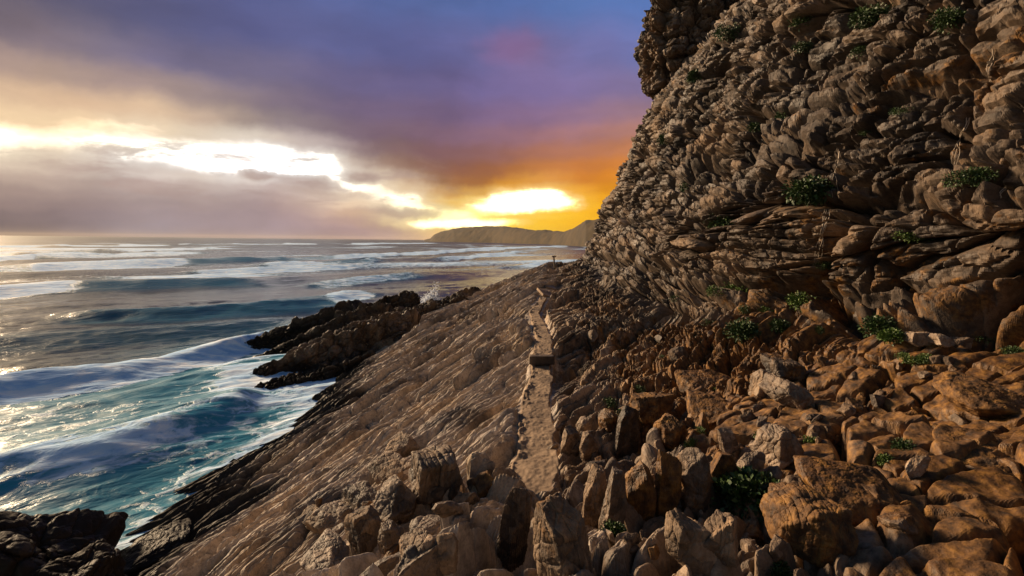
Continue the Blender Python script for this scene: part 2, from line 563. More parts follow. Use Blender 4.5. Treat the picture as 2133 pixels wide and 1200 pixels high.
def ground_relief(X, Y, edge):
    """bed edges, split blocks and slabs of the ground; returns height, tint"""
    A = (0.72 * X + 0.69 * Y).astype(np.float32)      # along the strike of the beds
    Q = (0.69 * X - 0.72 * Y).astype(np.float32)      # across it
    Q = Q + 0.22 * fbm2(A * 0.3, Q * 0.6, 3, 3).astype(np.float32)
    w1 = fbm2(A * 0.9, Q * 2.2, 3, 8)
    w2 = fbm2(A * 3.0, Q * 7.0, 3, 9)
    h1, r1, e1 = facets(A / 6.0 + 0.4 * w1, Q / 1.05 + 0.08 * w1, 11, 0.48, (0, 0.4), (0.12, 0.4), 0.36, 0.04, 1.0, soft=True)
    h2, r2, e2 = facets(A / 3.0 + 0.3 * w1 + 0.04 * w2, Q / 0.25 + 0.12 * w1, 21, 0.17, (0, 0.5), (0.05, 0.8), 0.20, 0.065, 1.0, soft=True)
    h3, r3, e3 = facets(A / 1.3 + 0.2 * w2, Q / 0.105 + 0.03 * w2, 31, 0.05, (0, 0.8), (0.05, 1.0), 0.065, 0.11, 1.0, soft=True)
    h4, r4, e4 = facets(A / 0.24, Q / 0.045 + 0.1 * w2, 35, 0.012, (0, 0.9), (0.2, 1.0), 0.01, 0.1)
    h0, r0, e0 = facets(A / 9.0 + 0.3 * w1, Q / 2.3 + 0.08 * w1, 15, 0.5, (0, 0.3), (0.1, 0.3), 0.6, 0.026, 0.9, soft=True)
    den = sstep(fbm2(A * 0.25, Q * 0.5, 3, 37), -0.35, 0.35)
    strata = h0 + h1 * (0.45 + 0.8 * den) + h2 * (1.15 - 0.5 * den) + h3 + h4
    # blocks of the ledge: larger, split across the beds
    hb, Rb, eb = facets(A / 0.85 + 0.25 * w1, Q / 0.42 + 0.15 * w1, 51, 0.36, (-0.2, 0.9), (0.3, 0.8), 0.40, 0.06)
    hc, Rc, ec = facets(A / 0.33 + 0.1 * w2, Q / 0.16 + 0.1 * w2, 55, 0.17, (0, 1.0), (0.3, 0.9), 0.20, 0.09)
    blk = hb + hc * 0.9 + 0.7 * h3 + 0.8 * h4
    # broad slabs on the right, dipping towards the viewer
    hs, Rs, es = facets(X / 1.5 + 0.15 * w1, Y / 0.9 + 0.15 * w1, 57, 0.20, (0.2, 0.5), (0.4, 0.6), 0.45, 0.035)
    ht, Rt, et = facets(X / 0.5 + 0.1 * w2, Y / 0.33 + 0.1 * w2, 59, 0.07, (0, 0.7), (0.2, 0.7), 0.12, 0.06)
    slabm = sstep(X + 0.5 * w1, 1.7, 2.6) * (1 - sstep(Y, 7.5, 10.5))
    blk = blk * (1 - slabm) + (hs + ht + 0.03 * fbm2(X * 4, Y * 4, 3, 58)) * slabm
    ledm = sstep(edge - Y, -0.6, 0.3)
    xp = tab(XP, Y)
    rub = sstep(X - (xp + PATH_W), 0.3, 1.6) * (1 - ledm)
    hg = strata * (1 - ledm) * (1 - 0.35 * rub) + blk * (ledm + 0.5 * rub)
    hg = hg + 0.14 * fbm2(X * 0.8, Y * 0.8, 4, 61) + 0.03 * fbm2(X * 6, Y * 6, 3, 63)
    onp = (1 - sstep(np.abs(X - xp) + 0.10 * fbm2(X * 3, Y * 3, 2, 65), PATH_W * 0.62, PATH_W * 1.15)) * sstep(Y, 5.3, 6.0) * (1 - sstep(Y, 24, 27))
    hg = hg * (1 - 0.95 * onp) - 0.05 * onp
    t_ = (0.45 * r1 + 0.3 * r2 + 0.25 * r3) * (1 - ledm) + ((0.6 * Rb + 0.4 * Rc) * (1 - slabm) + (0.7 * Rs + 0.3 * Rt) * slabm) * ledm
    return hg, t_


def sheet_normals(P):
    N = np.cross(np.gradient(P, axis=1), np.gradient(P, axis=0))
    N /= np.linalg.norm(N, axis=2, keepdims=True) + 1e-9
    return N


def surf_attrs(P, X, Y, S, led, wall):
    li = sstep(X, 0.4, 3.5) * (1 - 0.65 * sstep(Y, 7, 24)) * (1 - 0.40 * wall) * (1 - 0.3 * sstep(S, 1, 5)) + 0.1 * led
    li = np.clip(li * (0.9 + 0.6 * fbm2(Y * 0.5, (X + S) * 0.5, 3, 101)), 0, 1)
    we = 1 - sstep(P[:, :, 2] + 0.9 * fbm2(X * 0.6, Y * 0.6, 4, 103), 0.7, 1.7)
    return li, we


# ---- the slope below the path: mesh rows follow the strike of the beds
KS = 0.69 / 0.72
ya = np.linspace(-4, 2.0, 160, endpoint=False)
yb = 2.0 * np.exp(np.linspace(0, math.log(62 / 2.0), 2500))
ys = np.concatenate([ya, yb])
uu = np.concatenate([np.linspace(-0.55, 0, 50, endpoint=False), np.linspace(0, 1, 420)])
Yr = np.repeat(ys[:, None], len(uu), 1)
Yg = Yr.copy()
for _ in range(5):
    xs_, xr_ = shore_line(Yg), tab(XP, Yg) + PATH_W * 1.1
    Xg = xs_ + (xr_ - xs_) * uu[None]
    Yg = Yr + (Xg - tab(XP, Yr)) * KS
Zg, edge, led = ground_base(Xg, Yg)
Xg2, Zg2 = turn_off(Xg, Zg, Yg)
P = np.stack([Xg2, Yg, Zg2], 2).astype(np.float32)
Nn = sheet_normals(P)
if Nn[800, 200, 2] < 0:
    Nn = -Nn
hg, tg = ground_relief(Xg, Yg, edge)
P += Nn * hg[:, :, None].astype(np.float32)
P[:, :, 2] += CAM_Z
li, we = surf_attrs(P, Xg, Yg, np.zeros_like(Xg), led, 0.0)
SLOPE = struct(mesh_from('rock_slope', P.reshape(-1, 3), grid_faces(len(ys), len(uu)), M_SLOPE,
                         {'tint': np.clip(0.9 * tg + 0.48, 0, 1), 'lichen': li, 'wet': we}, smooth=False))

# ---- everything right of the path: rubble bank, near slabs and the cliff wall
ya = np.linspace(-8, 0.8, 40, endpoint=False)
yb = 0.8 * np.exp(np.linspace(0, math.log(46 / 0.8), 1600))
yc = 46 + np.linspace(0, 1, 60)[1:] ** 1.6 * 26
ys = np.concatenate([ya, yb, yc])
N_RB, N_WALL = 420, 640
nrow, ncol = len(ys), N_RB + N_WALL
C_WALL = N_RB
u_rb = np.linspace(0, 1, N_RB, endpoint=False)
hw = np.linspace(0, 1, N_WALL) ** 1.5 * 32
xp, xf = tab(XP, ys)[:, None], tab(XF, ys)[:, None]
Y = np.repeat(ys[:, None], ncol, 1)
X = np.zeros((nrow, ncol))
Z = np.zeros((nrow, ncol))
xr = xp + PATH_W * 0.7
X[:, :C_WALL] = xr + (xf - xr) * u_rb
X[:, C_WALL:] = xf + np.interp(hw, WZ, WX)
zb, edge, led = ground_base(X[:, :C_WALL + 1], Y[:, :C_WALL + 1])
Z[:, :C_WALL] = zb[:, :-1]
zf = tab(ZF, ys)[:, None]
Z[:, C_WALL:] = zf + hw + (zb[:, -1:] - zf) * np.exp(-hw / 0.8)[None]
led = np.concatenate([led[:, :-1], np.repeat(led[:, -1:], N_WALL, 1)], 1)
S = np.zeros_like(X)
S[:, 1:] = np.cumsum(np.hypot(np.diff(X, axis=1), np.diff(Z, axis=1)), axis=1)
S -= S[:, C_WALL:C_WALL + 1]                    # arc length, 0 at the cliff foot
wallm = sstep(S, -0.4, 0.6)
X0 = X.copy()
X = X - wallm * fbm2(Y * 0.22, S * 0.22, 3, 41) * 1.3 * sstep(S, 0.3, 4)
# undercut along the near foot and the ledge above it
uc = np.exp(-((S - 1.1) / 0.85) ** 2) * sstep(Y, 2, 5) * (1 - sstep(Y, 9, 14)) * (0.8 + 0.9 * fbm2(Y * 0.5, S * 0.3, 2, 47))
X = X + wallm * 1.5 * uc
X, Z = turn_off(X, Z, Y)
P = np.stack([X, Y, Z], 2).astype(np.float32)
Nn = sheet_normals(P)
if Nn[nrow // 2, 100, 2] < 0:
    Nn = -Nn
hg, tg = ground_relief(X0[:, :C_WALL + 1], Y[:, :C_WALL + 1], edge)
Yw, Sw = Y[:, C_WALL:].astype(np.float32), S[:, C_WALL:].astype(np.float32)
# beds on the cliff dip gently towards the camera
Cy = 18 * np.log1p(np.maximum(Yw, -6) / 18) + 0.2 * fbm2(Yw * 0.6, Sw * 0.6, 3, 71) + 0.25 * Sw
Cs = Sw + 0.22 * fbm2(Yw * 0.6 + 9, Sw * 0.6, 3, 73) - 0.06 * Yw
w3 = fbm2(Yw * 1.6, Sw * 1.6, 3, 82)
w4 = fbm2(Yw * 5, Sw * 5, 3, 88)
k0, R0, e0 = facets(Cy / 3.4, Cs / 2.4, 81, 0.6, (0.3, 0.5), (0.1, 0.5), 0.85, 0.045, 0.7)
k1, Ra, e1 = facets(Cy / 1.05 + 0.1 * w3, Cs / 0.72 + 0.1 * w3, 83, 0.24, (0.5, 1.2), (0.1, 1.2), 0.40, 0.06, 1.1, 0.85)
k2, Rd, e2 = facets(Cy / 0.44 + 0.1 * w4, Cs / 0.30 + 0.1 * w4, 85, 0.11, (0.5, 1.3), (0.1, 1.3), 0.17, 0.08, 1.0, 0.85)
k3, Re, e3 = facets(Cy / 0.17 + 0.1 * w4, Cs / 0.12, 87, 0.03, (0.4, 1.0), (0.1, 1.0), 0.03, 0.10, 0.9)
# layered part low on the near wall
kl, Rl, el_ = facets(Cy / 1.5 + 0.15 * w3, Cs / 0.24 + 0.15 * w3, 91, 0.17, (0.3, 0.6), (0.1, 0.5), 0.18, 0.10)
lay = sstep(6.5 - Yw - 0.9 * Sw + 3 * fbm2(Yw * 0.3, Sw * 0.3, 2, 93), -2, 3)
kv, Rv, ev = facets(Cy / 0.85 + 0.12 * w3, Cs / 2.3 + 0.2 * w3, 89, 0.16, (0.4, 0.9), (0, 0.4), 0.36, 0.05, 1.0, 0.9)
act = 0.5 + 0.9 * sstep(fbm2(Yw * 0.35, Sw * 0.35, 3, 96), -0.3, 0.35)
hv = k0 + kv + (k1 + k2 * act) * (1 - 0.75 * lay) + kl * lay + k3 * act + 0.3 * fbm2(Yw * 0.6, Sw * 0.6, 4, 95) + 0.04 * fbm2(Yw * 6, Sw * 6, 3, 97)
fade = sstep(Sw, 0.0, 0.7)
hv = hv * fade + hg[:, -1:] * (1 - fade)
tw = (0.25 * R0 + 0.4 * Ra + 0.35 * Rd) * (1 - lay) + (0.5 * Rl + 0.5 * Rd) * lay
lay_full = np.concatenate([np.zeros_like(hg[:, :-1]), sstep(16 - Yw - 0.5 * Sw, -3, 5)], 1)
H = np.concatenate([hg[:, :-1], hv], 1).astype(np.float32)
T = np.concatenate([tg[:, :-1], tw], 1)
P += Nn * H[:, :, None]
P[:, :, 2] += CAM_Z
li, we = surf_attrs(P, X0, Y, S, led, wallm)
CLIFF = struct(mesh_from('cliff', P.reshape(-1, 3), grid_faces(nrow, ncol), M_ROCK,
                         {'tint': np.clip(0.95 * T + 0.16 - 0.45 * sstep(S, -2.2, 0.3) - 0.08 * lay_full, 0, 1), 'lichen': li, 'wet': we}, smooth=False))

# ------------------------------------------------------------------ footpath: trodden sand and cement on the slope
m_, t, p = new_mat('path_sand')
g = t.new('ShaderNodeNewGeometry').outputs['Position']
n1 = t.noise(g, 1.2, 5, 0.6).outputs['Fac']
n2 = t.noise(g, 9.0, 5, 0.6).outputs['Fac']
n3 = t.noise(g, 60.0, 3, 0.6).outputs['Fac']
c = t.ramp(n1, [(0.32, (0.10, 0.066, 0.045)), (0.5, (0.24, 0.165, 0.105)), (0.68, (0.34, 0.24, 0.155))])
c = t.mix(0.7, c, t.ramp(n2, [(0.3, (0.55, 0.52, 0.5)), (0.6, (1.1, 1.1, 1.1))]), 'MULTIPLY')
t.put(p.inputs['Base Color'], c)
p.inputs['Roughness'].default_value = 0.9
b1 = t.new('ShaderNodeBump')
b1.inputs['Strength'].default_value = 0.6
b1.inputs['Distance'].default_value = 0.02
t.put(b1.inputs['Height'], t.math('ADD', n2, t.math('MULTIPLY', n3, 0.3)))
t.link(b1.outputs[0], p.inputs['Normal'])
M_PATH = m_


def path_strip(y0, y1, dz, name):
    ny, nx = int((y1 - y0) * 40), 60
    yy = np.linspace(y0, y1, ny)[:, None] * np.ones((1, nx))
    vv = np.ones((ny, 1)) * np.linspace(-1, 1, nx)[None]
    xx = np.interp(yy, YK, XP)
    zz_ = np.interp(yy, YK, ZP)
    ww = (0.40 + 0.07 * fbm2(yy * 1.3, np.sign(vv) * 5 + 0 * yy, 3, 203)) * np.interp(yy, [6, 9, 13, 17, 24], [1.1, 1.0, 0.85, 0.75, 0.5])
    xx = xx + vv * ww
    rough = sstep(-vv, 0.1, 0.7)
    rag = np.abs(vv) + 0.20 * fbm2(xx * 2.2, yy * 2.2, 3, 209)
    zz_ = zz_ + dz + 0.035 * fbm2(xx * 2.5, yy * 2.5, 4, 205) + rough * 0.10 * np.maximum(fbm2(xx * 7, yy * 5, 3, 207), -0.15) + 0.012 * fbm2(xx * 22, yy * 22, 2, 208)
    zz_ = zz_ - 0.30 * sstep(rag, 0.72, 1.05)
    V = np.stack([xx, yy, zz_ + CAM_Z], 2).reshape(-1, 3)
    return V, grid_faces(ny, nx)


Va, Fa = path_strip(5.7, 13.42, -0.01, 'a')
Vb, Fb = path_strip(13.42, 24.5, 0.02, 'b')
struct(mesh_from('footpath', np.concatenate([Va, Vb]), np.concatenate([Fa, Fb + len(Va)]), M_PATH))

# ------------------------------------------------------------------ rock generator
def sphere_grid(n):
    """cube sphere directions + faces, welded"""
    lin_ = np.tan(np.linspace(-1, 1, n) * math.pi / 4)
    a, b = np.meshgrid(lin_, lin_, indexing='ij')
    o = np.ones_like(a)
    fs = [(o, a, b), (-o, b, a), (b, o, a), (a, -o, b), (a, b, o), (b, a, -o)]
    V = np.concatenate([np.stack(f, 2).reshape(-1, 3) for f in fs])
    V /= np.linalg.norm(V, axis=1, keepdims=True)
    F = np.concatenate([grid_faces(n, n) + k * n * n for k in range(6)])
    key = np.round(V * 1e5).astype(np.int64)
    _, first, inv = np.unique(key, axis=0, return_index=True, return_inverse=True)
    return V[first], inv.reshape(-1)[F].astype(np.int32)


SPH = {n: sphere_grid(n) for n in (24, 44, 80, 120)}


def rock_shape(dims, seed, n=44, cuts=14, p_sm=14, rough=0.06, crack=0.05, layers=0.0, lay_axis=2, taper=0.0, jag=0.02):
    D, F = SPH[n]
    rs = np.random.RandomState(seed)
    nrm = [(1, 0, 0), (-1, 0, 0), (0, 1, 0), (0, -1, 0), (0, 0, 1), (0, 0, -1)]
    dist = [1, 1, 1, 1, 1, 1]
    nrm = [np.array(k, float) + rs.normal(0, 0.12, 3) for k in nrm]
    for k in range(cuts):
        v = rs.normal(0, 1, 3)
        nrm.append(v)
        dist.append(rs.uniform(0.80, 1.2))
    nrm = np.array(nrm)
    nrm /= np.linalg.norm(nrm, axis=1, keepdims=True)
    q = np.maximum(D @ nrm.T / np.array(dist)[None], 0)
    r = 1.0 / (q ** p_sm).sum(1) ** (1.0 / p_sm)
    V = D * r[:, None]
    if taper:
        V[:, 1:] *= (1 + taper * V[:, :1])
    dims = np.array(dims, float) / 2
    V = V * dims[None]
    sc = dims.min()
    Nd = D / dims[None]
    Nd /= np.linalg.norm(Nd, axis=1, keepdims=True)
    off = rs.uniform(0, 50, 3)
    d = rough * sc * 2 * fbm3(V / sc * 1.1 + off, 5, seed)
    F1, F2, R = vor3(V / (sc * 0.8) + off, seed)
    d = d + crack * sc * ((R - 0.5) * 1.2 - 1.4 * np.exp(-(F2 - F1) / 0.09))
    if layers:
        lz = V[:, lay_axis] + 0.15 * sc * fbm3(V / sc + off, 2, seed + 3)
        k = lz / (sc * 0.22)
        d = d + layers * sc * (h01(np.floor(k).astype(np.int32), np.zeros(len(k), np.int32), seed) - 0.5 - 0.5 * np.exp(-np.abs(k - np.round(k)) / 0.12))
    V = V + Nd * d[:, None]
    for sc_, am_ in ((1.1, 1.0), (2.7, 0.45)):
        g1_, g2_, g3_ = vor3(V / sc * sc_ + off + 3, seed + 40)
        V = V + Nd * (jag * sc * am_ * ((g3_ - 0.5) * 1.4 - 1.2 * np.exp(-(g2_ - g1_) / 0.10)))[:, None]
    return V, F, R


def rock(name, loc, dims, rot, seed, label, cat='rock', group=None, lichen=0.3, wet=0.0, tint=0.45, mat=None, **kw):
    V, F, R = rock_shape(dims, seed, **kw)
    n = len(V)
    rot_m = Matrix.Rotation(rot[2], 3, 'Z') @ Matrix.Rotation(rot[1], 3, 'Y') @ Matrix.Rotation(rot[0], 3, 'X')
    V = V @ np.array(rot_m).T
    zw = V[:, 2] + loc[2]
    wetv = np.clip(wet + (1 - sstep(zw + 0.5 * fbm3(V * 0.8, 3, seed + 9), 0.3, 1.3)), 0, 1)
    o = mesh_from(name, V, F, mat or M_STONE, {'tint': np.clip(0.75 * tint + 0.5 * (R - 0.5), 0, 1), 'lichen': np.full(n, lichen), 'wet': wetv}, smooth=False)
    o.location = loc
    return tag(o, label, cat, group)


bpy.context.view_layer.update()


def hit(px, py):
    """point of the rock terrain seen at a photograph pixel"""
    r = Vector(ray(px, py))
    best = None
    for o in (SLOPE, CLIFF):
        ok, loc, nor, i = o.ray_cast(Vector((0, 0, CAM_Z)), r)
        if ok and (best is None or loc.y < best[0].y):
            best = (loc.copy(), nor.copy())
    return best


# ---- the dark crag that overhangs behind the cliff's shoulder
SPH[150] = sphere_grid(150)
V, F, R = rock_shape((17, 12, 24), 5, n=150, cuts=18, rough=0.22, crack=0.12, layers=0.05)
Dn = SPH[150][0]
for sc_, am_ in ((0.28, 1.1), (0.75, 0.5), (2.0, 0.16)):
    F1, F2, R2 = vor3(V * sc_ + 3.1, 77)
    V = V + Dn * (am_ * (R2 - 0.5) - am_ * 1.2 * np.exp(-(F2 - F1) / 0.10))[:, None]
o = mesh_from('cliff_crag', V, F, M_ROCK, {'tint': 0.3 + 0.4 * (R - .5), 'lichen': np.full(len(V), 0.0), 'wet': np.zeros(len(V))}, smooth=False)
o.location = at(1352, 225, 56) + Vector((8.0, 4, 8.6))
struct(o)

# ---- rocks in the surf
DA = math.atan2(0.69, 0.72)
SEA_ROCKS = [
    # px, py, Y, dims(L,W,H), rot(x,y,z), seed, label
    (626, 700, 41, (13.5, 2.0, 2.6), (-0.55, -0.20, DA - 0.05), 31, 'long low black ridge of wet rock, outermost in the surf'),
    (662, 716, 36.5, (12.5, 1.5, 2.5), (-0.5, -0.22, DA - 0.06), 32, 'jagged brown rock ridge between the outer black ridge and the big slab'),
    (704, 738, 31.5, (11.0, 1.9, 3.2), (-0.55, -0.26, DA - 0.08), 33, 'big tilted slab of rock with a pale flat top edge at the water'),
    (798, 662, 44, (6.5, 2.4, 3.0), (-0.35, -0.16, DA - 0.3), 34, 'dark hump of rock just behind the big tilted slab'),
    (902, 674, 42, (8.0, 2.6, 3.6), (-0.3, -0.16, DA - 0.3), 35, 'brown rounded rock above the sea with a dark hollow beneath'),
    (948, 650, 50, (6.0, 2.4, 3.2), (-0.3, -0.2, DA - 0.3), 36, 'pointed rock at the wave splash'),
    (640, 806, 28.6, (8.0, 2.4, 2.0), (-0.3, -0.08, DA - 0.1), 37, 'low black shelf of rock under the big tilted slab'),
    (560, 790, 31.0, (4.0, 1.0, 1.0), (-0.3, -0.12, DA - 0.05), 38, 'thin black finger of rock washed by foam, lowest in the surf'),
]
for px, py, Yd, dims, rot, seed, lab in SEA_ROCKS:
    rock('sea_rock', at(px, py, Yd), dims, rot, seed, lab, 'rock', 'rocks in the surf', lichen=0.0, wet=0.55 if 'black' in lab or 'dark' in lab else 0.1,
         n=120, cuts=16, p_sm=40, rough=0.16, crack=0.14, layers=0.22, lay_axis=1, taper=0.42 if Yd < 43 and dims[0] > 9 else 0.15, jag=0.14)

# ---- stones on the ledge and beside the path; each box is x0, y0, x1, y1 in the photograph
def stone(box, label, seed, depth=0.9, up=0.42, lichen=0.2, tint=0.5, rot=(0, 0, 0), long=1.0, group='stones on the foreground ledge', at_base=True, n=44, **kw):
    x0, y0, x1, y1 = box
    h_ = hit((x0 + x1) / 2, y1 - 0.12 * (y1 - y0) if at_base else (y0 + y1) / 2)
    if h_ is None:
        return None
    loc, nor = h_
    k = loc.y / FPX
    wd, ht = (x1 - x0) * k, (y1 - y0) * k
    if at_base:
        loc = loc + Vector((0, 0.35 * wd * depth, ht * (up - 0.10)))
    kw.setdefault('rough', 0.10)
    kw.setdefault('crack', 0.03 if lichen > 0.6 else 0.05)
    kw.setdefault('layers', 0.06)
    return rock('stone', loc, (wd * long, wd * depth * 1.25, ht * 1.2), rot, seed, label, 'stone', group, lichen=lichen, tint=tint, n=n, cuts=16, p_sm=44, lay_axis=0, **kw)


def slab(box, label, seed, thick=0.3, lichen=0.2, tint=0.5, rot=(0.1, 0, 0), group='stones on the foreground ledge', deep=1.6, **kw):
    """a stone lying on its bed: deep runs away from the viewer"""
    x0, y0, x1, y1 = box
    h_ = hit((x0 + x1) / 2, (y0 + y1) / 2)
    if h_ is None:
        return None
    loc, nor = h_
    k = loc.y / FPX
    wd = (x1 - x0) * k
    dp = min((y1 - y0) * k * deep, 2.5 * wd)
    kw.setdefault('rough', 0.10)
    kw.setdefault('crack', 0.03 if lichen > 0.6 else 0.05)
    kw.setdefault('layers', 0.05)
    return rock('stone', loc + Vector((0, 0, 0.10 * thick * wd)), (wd, dp, thick * wd), rot, seed, label, 'stone', group, lichen=lichen, tint=tint, n=44, cuts=16, p_sm=26, **kw)


ZS = DA
stone((850, 946, 948, 1060), 'big grey block with a sheer dark right side left of the path', 101, 0.9, 0.40, 0.05, 0.6, (0.1, 0.1, 0.5), 1.05, n=80, layers=0.12)
slab((796, 920, 868, 962), 'pale oblong stone lying above the big grey block', 102, 0.5, 0.0, 0.85, (0, -0.25, 0.9), deep=1.2)
slab((778, 952, 848, 1020), 'tan slab leaning against the left of the big grey block', 103, 0.6, 0.05, 0.65, (0.2, -0.3, 0.8))
stone((776, 1022, 862, 1098), 'brown blocky stone below the big grey block', 104, 0.8, 0.4, 0.1, 0.5, (0, -0.2, 0.7), 1.1)
slab((732, 1008, 784, 1072), 'narrow grey slab left of the brown blocky stone', 105, 0.7, 0.0, 0.55, (0.2, -0.3, 0.8))
slab((660, 1058, 744, 1112), 'flat tan slab with a squared end on the left of the ledge', 106, 0.5, 0.05, 0.7, (0, -0.3, 0.8))
slab((688, 1027, 746, 1060), 'small tan slab wedged above the squared tan slab', 107, 0.5, 0.0, 0.65, (0, -0.3, 0.8))
stone((722, 1066, 784, 1138), 'upright greyish stone right of the squared tan slab', 108, 0.8, 0.4, 0.1, 0.5, (0, -0.2, 0.7))
slab((850, 1090, 926, 1142), 'rounded yellowish stone at the foot of the brown blocky stone', 109, 0.8, 0.25, 0.6, (0, -0.1, 0.6))
stone((828, 1128, 912, 1215), 'long rounded stone pointing out of the bottom of the photo', 110, 1.0, 0.4, 0.15, 0.5, (-0.3, 0, 0.5))
stone((905, 1120, 950, 1195), 'slim ochre stone right of the long rounded stone', 111, 0.9, 0.4, 0.3, 0.5, (-0.1, 0.15, 0.3))
slab((626, 1053, 690, 1105), 'weathered tan slab at the left rim of the ledge', 112, 0.5, 0.0, 0.6, (0, -0.3, 0.8))
slab((670, 1105, 728, 1138), 'small flat stone under the squared tan slab', 113, 0.6, 0.0, 0.55, (0, -0.2, 0.8))
slab((636, 1128, 720, 1198), 'broad brown slab at the bottom left of the ledge', 114, 0.5, 0.0, 0.5, (0, -0.3, 0.8))
stone((784, 1094, 838, 1158), 'dark upright stone between the greyish and rounded stones', 115, 0.8, 0.4, 0.05, 0.3, (0, -0.1, 0.7))
stone((1034, 1025, 1100, 1215), 'tall dark brown slab standing at the near end of the path', 116, 0.5, 0.42, 0.05, 0.35, (0.1, 0.06, 0.15), layers=0.12, n=80)
stone((1117, 1044, 1226, 1220), 'large pale yellow pointed stone at the bottom of the photo', 117, 0.9, 0.36, 0.45, 0.65, (-0.3, -0.15, 0.7), n=80, taper=0.0)
stone((985, 995, 1027, 1040), 'small orange-topped stone right of the big grey block', 118, 0.9, 0.4, 0.7, 0.5, (0, 0, 0.4))
stone((1137, 1040, 1177, 1102), 'ochre stone behind the large pale pointed stone', 119, 0.8, 0.4, 0.6, 0.55, (0, 0, 0.2))
GC = 'upright stones in a row below the orange slabs'
stone((1215, 985, 1262, 1112), 'tan column with a yellow top, leftmost of the upright row', 120, 0.8, 0.42, 0.35, 0.6, (0.05, 0.08, 0.1), group=GC)
stone((1260, 990, 1306, 1100), 'ochre column squeezed beside the yellow-topped tan one', 121, 0.8, 0.42, 0.4, 0.5, (0.05, 0.1, 0.2), group=GC)
stone((1308, 975, 1366, 1092), 'rounded rust-orange column in the middle of the upright row', 122, 0.8, 0.42, 0.85, 0.4, (0.1, 0.0, 0.1), group=GC)
stone((1368, 953, 1424, 1068), 'lean rust column with a pointed head in the upright row', 123, 0.7, 0.42, 0.75, 0.35, (0.05, -0.05, 0.2), group=GC)
stone((1422, 945, 1480, 1085), 'tallest column of the upright row, pale foot and orange face', 124, 0.7, 0.42, 0.55, 0.6, (0.1, 0.04, 0.0), group=GC)
stone((1476, 950, 1538, 1045), 'broad orange column at the right end of the upright row', 125, 0.6, 0.42, 0.8, 0.45, (0.1, 0.1, -0.1), group=GC)
GP = 'loose stones right of the path'
stone((1251, 858, 1284, 903), 'small bright ochre stone right of the path', 126, 0.9, 0.4, 1.0, 0.6, (0, 0, 0.3), group=GP)
stone((1203, 872, 1231, 908), 'small rounded grey stone right of the path', 127, 0.9, 0.4, 0.0, 0.7, (0, 0, 0.3), group=GP)
stone((1280, 856, 1332, 960), 'dark standing slab behind the row of upright stones', 128, 0.5, 0.42, 0.1, 0.25, (0.05, 0.1, 0.3), group=GP)
stone((1205, 905, 1245, 965), 'grey splintered stone beside the near end of the path', 129, 0.6, 0.42, 0.0, 0.65, (0.1, -0.1, 0.4), group=GP)
stone((1168, 890, 1206, 950), 'grey leaning flake next to the path edge', 130, 0.5, 0.42, 0.0, 0.6, (0.1, 0.2, 0.5), group=GP)
GS = 'boulders on the right of the ledge'
stone((1590, 894, 1666, 972), 'cream and ochre boulder with a slanting flat face', 131, 0.8, 0.42, 0.3, 0.9, (0.1, 0.3, 0.2), group=GS, n=80)
stone((1503, 899, 1543, 956), 'blue-grey slab tilted beside the cream boulder', 132, 0.5, 0.42, 0.0, 0.75, (0.1, -0.25, 0.2), group=GS)
stone((1545, 940, 1590, 1000), 'pale grey broken stone below the blue-grey slab', 133, 0.7, 0.42, 0.05, 0.85, (0.1, 0.4, 0.1), group=GS)
stone((1614, 755, 1678, 798), 'rounded brown boulder, highest of the loose boulders', 134, 0.9, 0.42, 0.55, 0.4, (0, 0, 0.4), group=GS)
stone((1574, 774, 1612, 828), 'small pale boulder left of the rounded brown one', 135, 0.9, 0.42, 0.2, 0.95, (0, 0.2, 0.1), group=GS)
stone((1614, 803, 1698, 852), 'white-patched boulder below the rounded brown one', 136, 0.9, 0.42, 0.25, 0.95, (0, 0.2, 0.2), group=GS)
slab((1674, 968, 1862, 1078), 'big flat orange plate in the lower right', 137, 0.28, 0.95, 0.5, (0.25, 0.16, -0.3), group=GS, deep=1.8)
stone((1635, 1062, 1782, 1158), 'humped orange boulder under the big flat orange plate', 138, 0.8, 0.42, 0.8, 0.5, (0, 0.1, -0.2), group=GS, n=80)
slab((1846, 1076, 1906, 1110), 'small round orange stone lying on the lower right slabs', 139, 0.5, 0.7, 0.6, (0.1, 0, 0), group=GS)
slab((1966, 782, 2130, 876), 'wide orange slab with a pale left rim at the right edge', 140, 0.3, 0.75, 0.5, (0.2, 0.12, -0.2), group=GS, deep=1.8)
slab((1966, 905, 2140, 1018), 'wide dark rust slab below the pale-rimmed orange slab', 141, 0.3, 0.8, 0.3, (0.2, 0.12, -0.3), group=GS, deep=1.8)
stone((1609, 1014, 1655, 1062), 'reddish stone left of the big flat orange plate', 142, 0.9, 0.42, 0.8, 0.3, (0, 0.2, 0), group=GS)
stone((1595, 1046, 1630, 1098), 'slim pale stone under the reddish one', 143, 0.6, 0.42, 0.3, 0.8, (0, -0.3, 0), group=GS)
stone((1893, 948, 1934, 998), 'thin whitish splinter of stone lying on the rust slabs', 144, 0.35, 0.42, 0.0, 1.0, (0, 0.6, 0.1), group=GS)
stone((1393, 1092, 1480, 1185), 'lumpy pale stone at the bottom under the upright row', 145, 0.8, 0.42, 0.15, 0.85, (0, 0, 0.2), group=GS)
stone((1468, 1090, 1550, 1170), 'mottled tan stone right of the lumpy pale one', 146, 0.8, 0.42, 0.25, 0.7, (0, 0.1, -0.2), group=GS)
slab((1410, 778, 1522, 828), 'cracked orange slab, upper one beside the loose boulders', 147, 0.3, 1.0, 0.55, (0.2, -0.1, 0.3), group=GS, deep=2.0)
slab((1433, 824, 1528, 876), 'cracked orange slab, lower one beside the loose boulders', 148, 0.3, 1.0, 0.5, (0.2, -0.1, 0.2), group=GS, deep=2.0)
stone((1318, 820, 1390, 884), 'blocky orange stone left of the cracked orange slabs', 149, 0.8, 0.42, 0.95, 0.5, (0, -0.1, 0.3), group=GS)
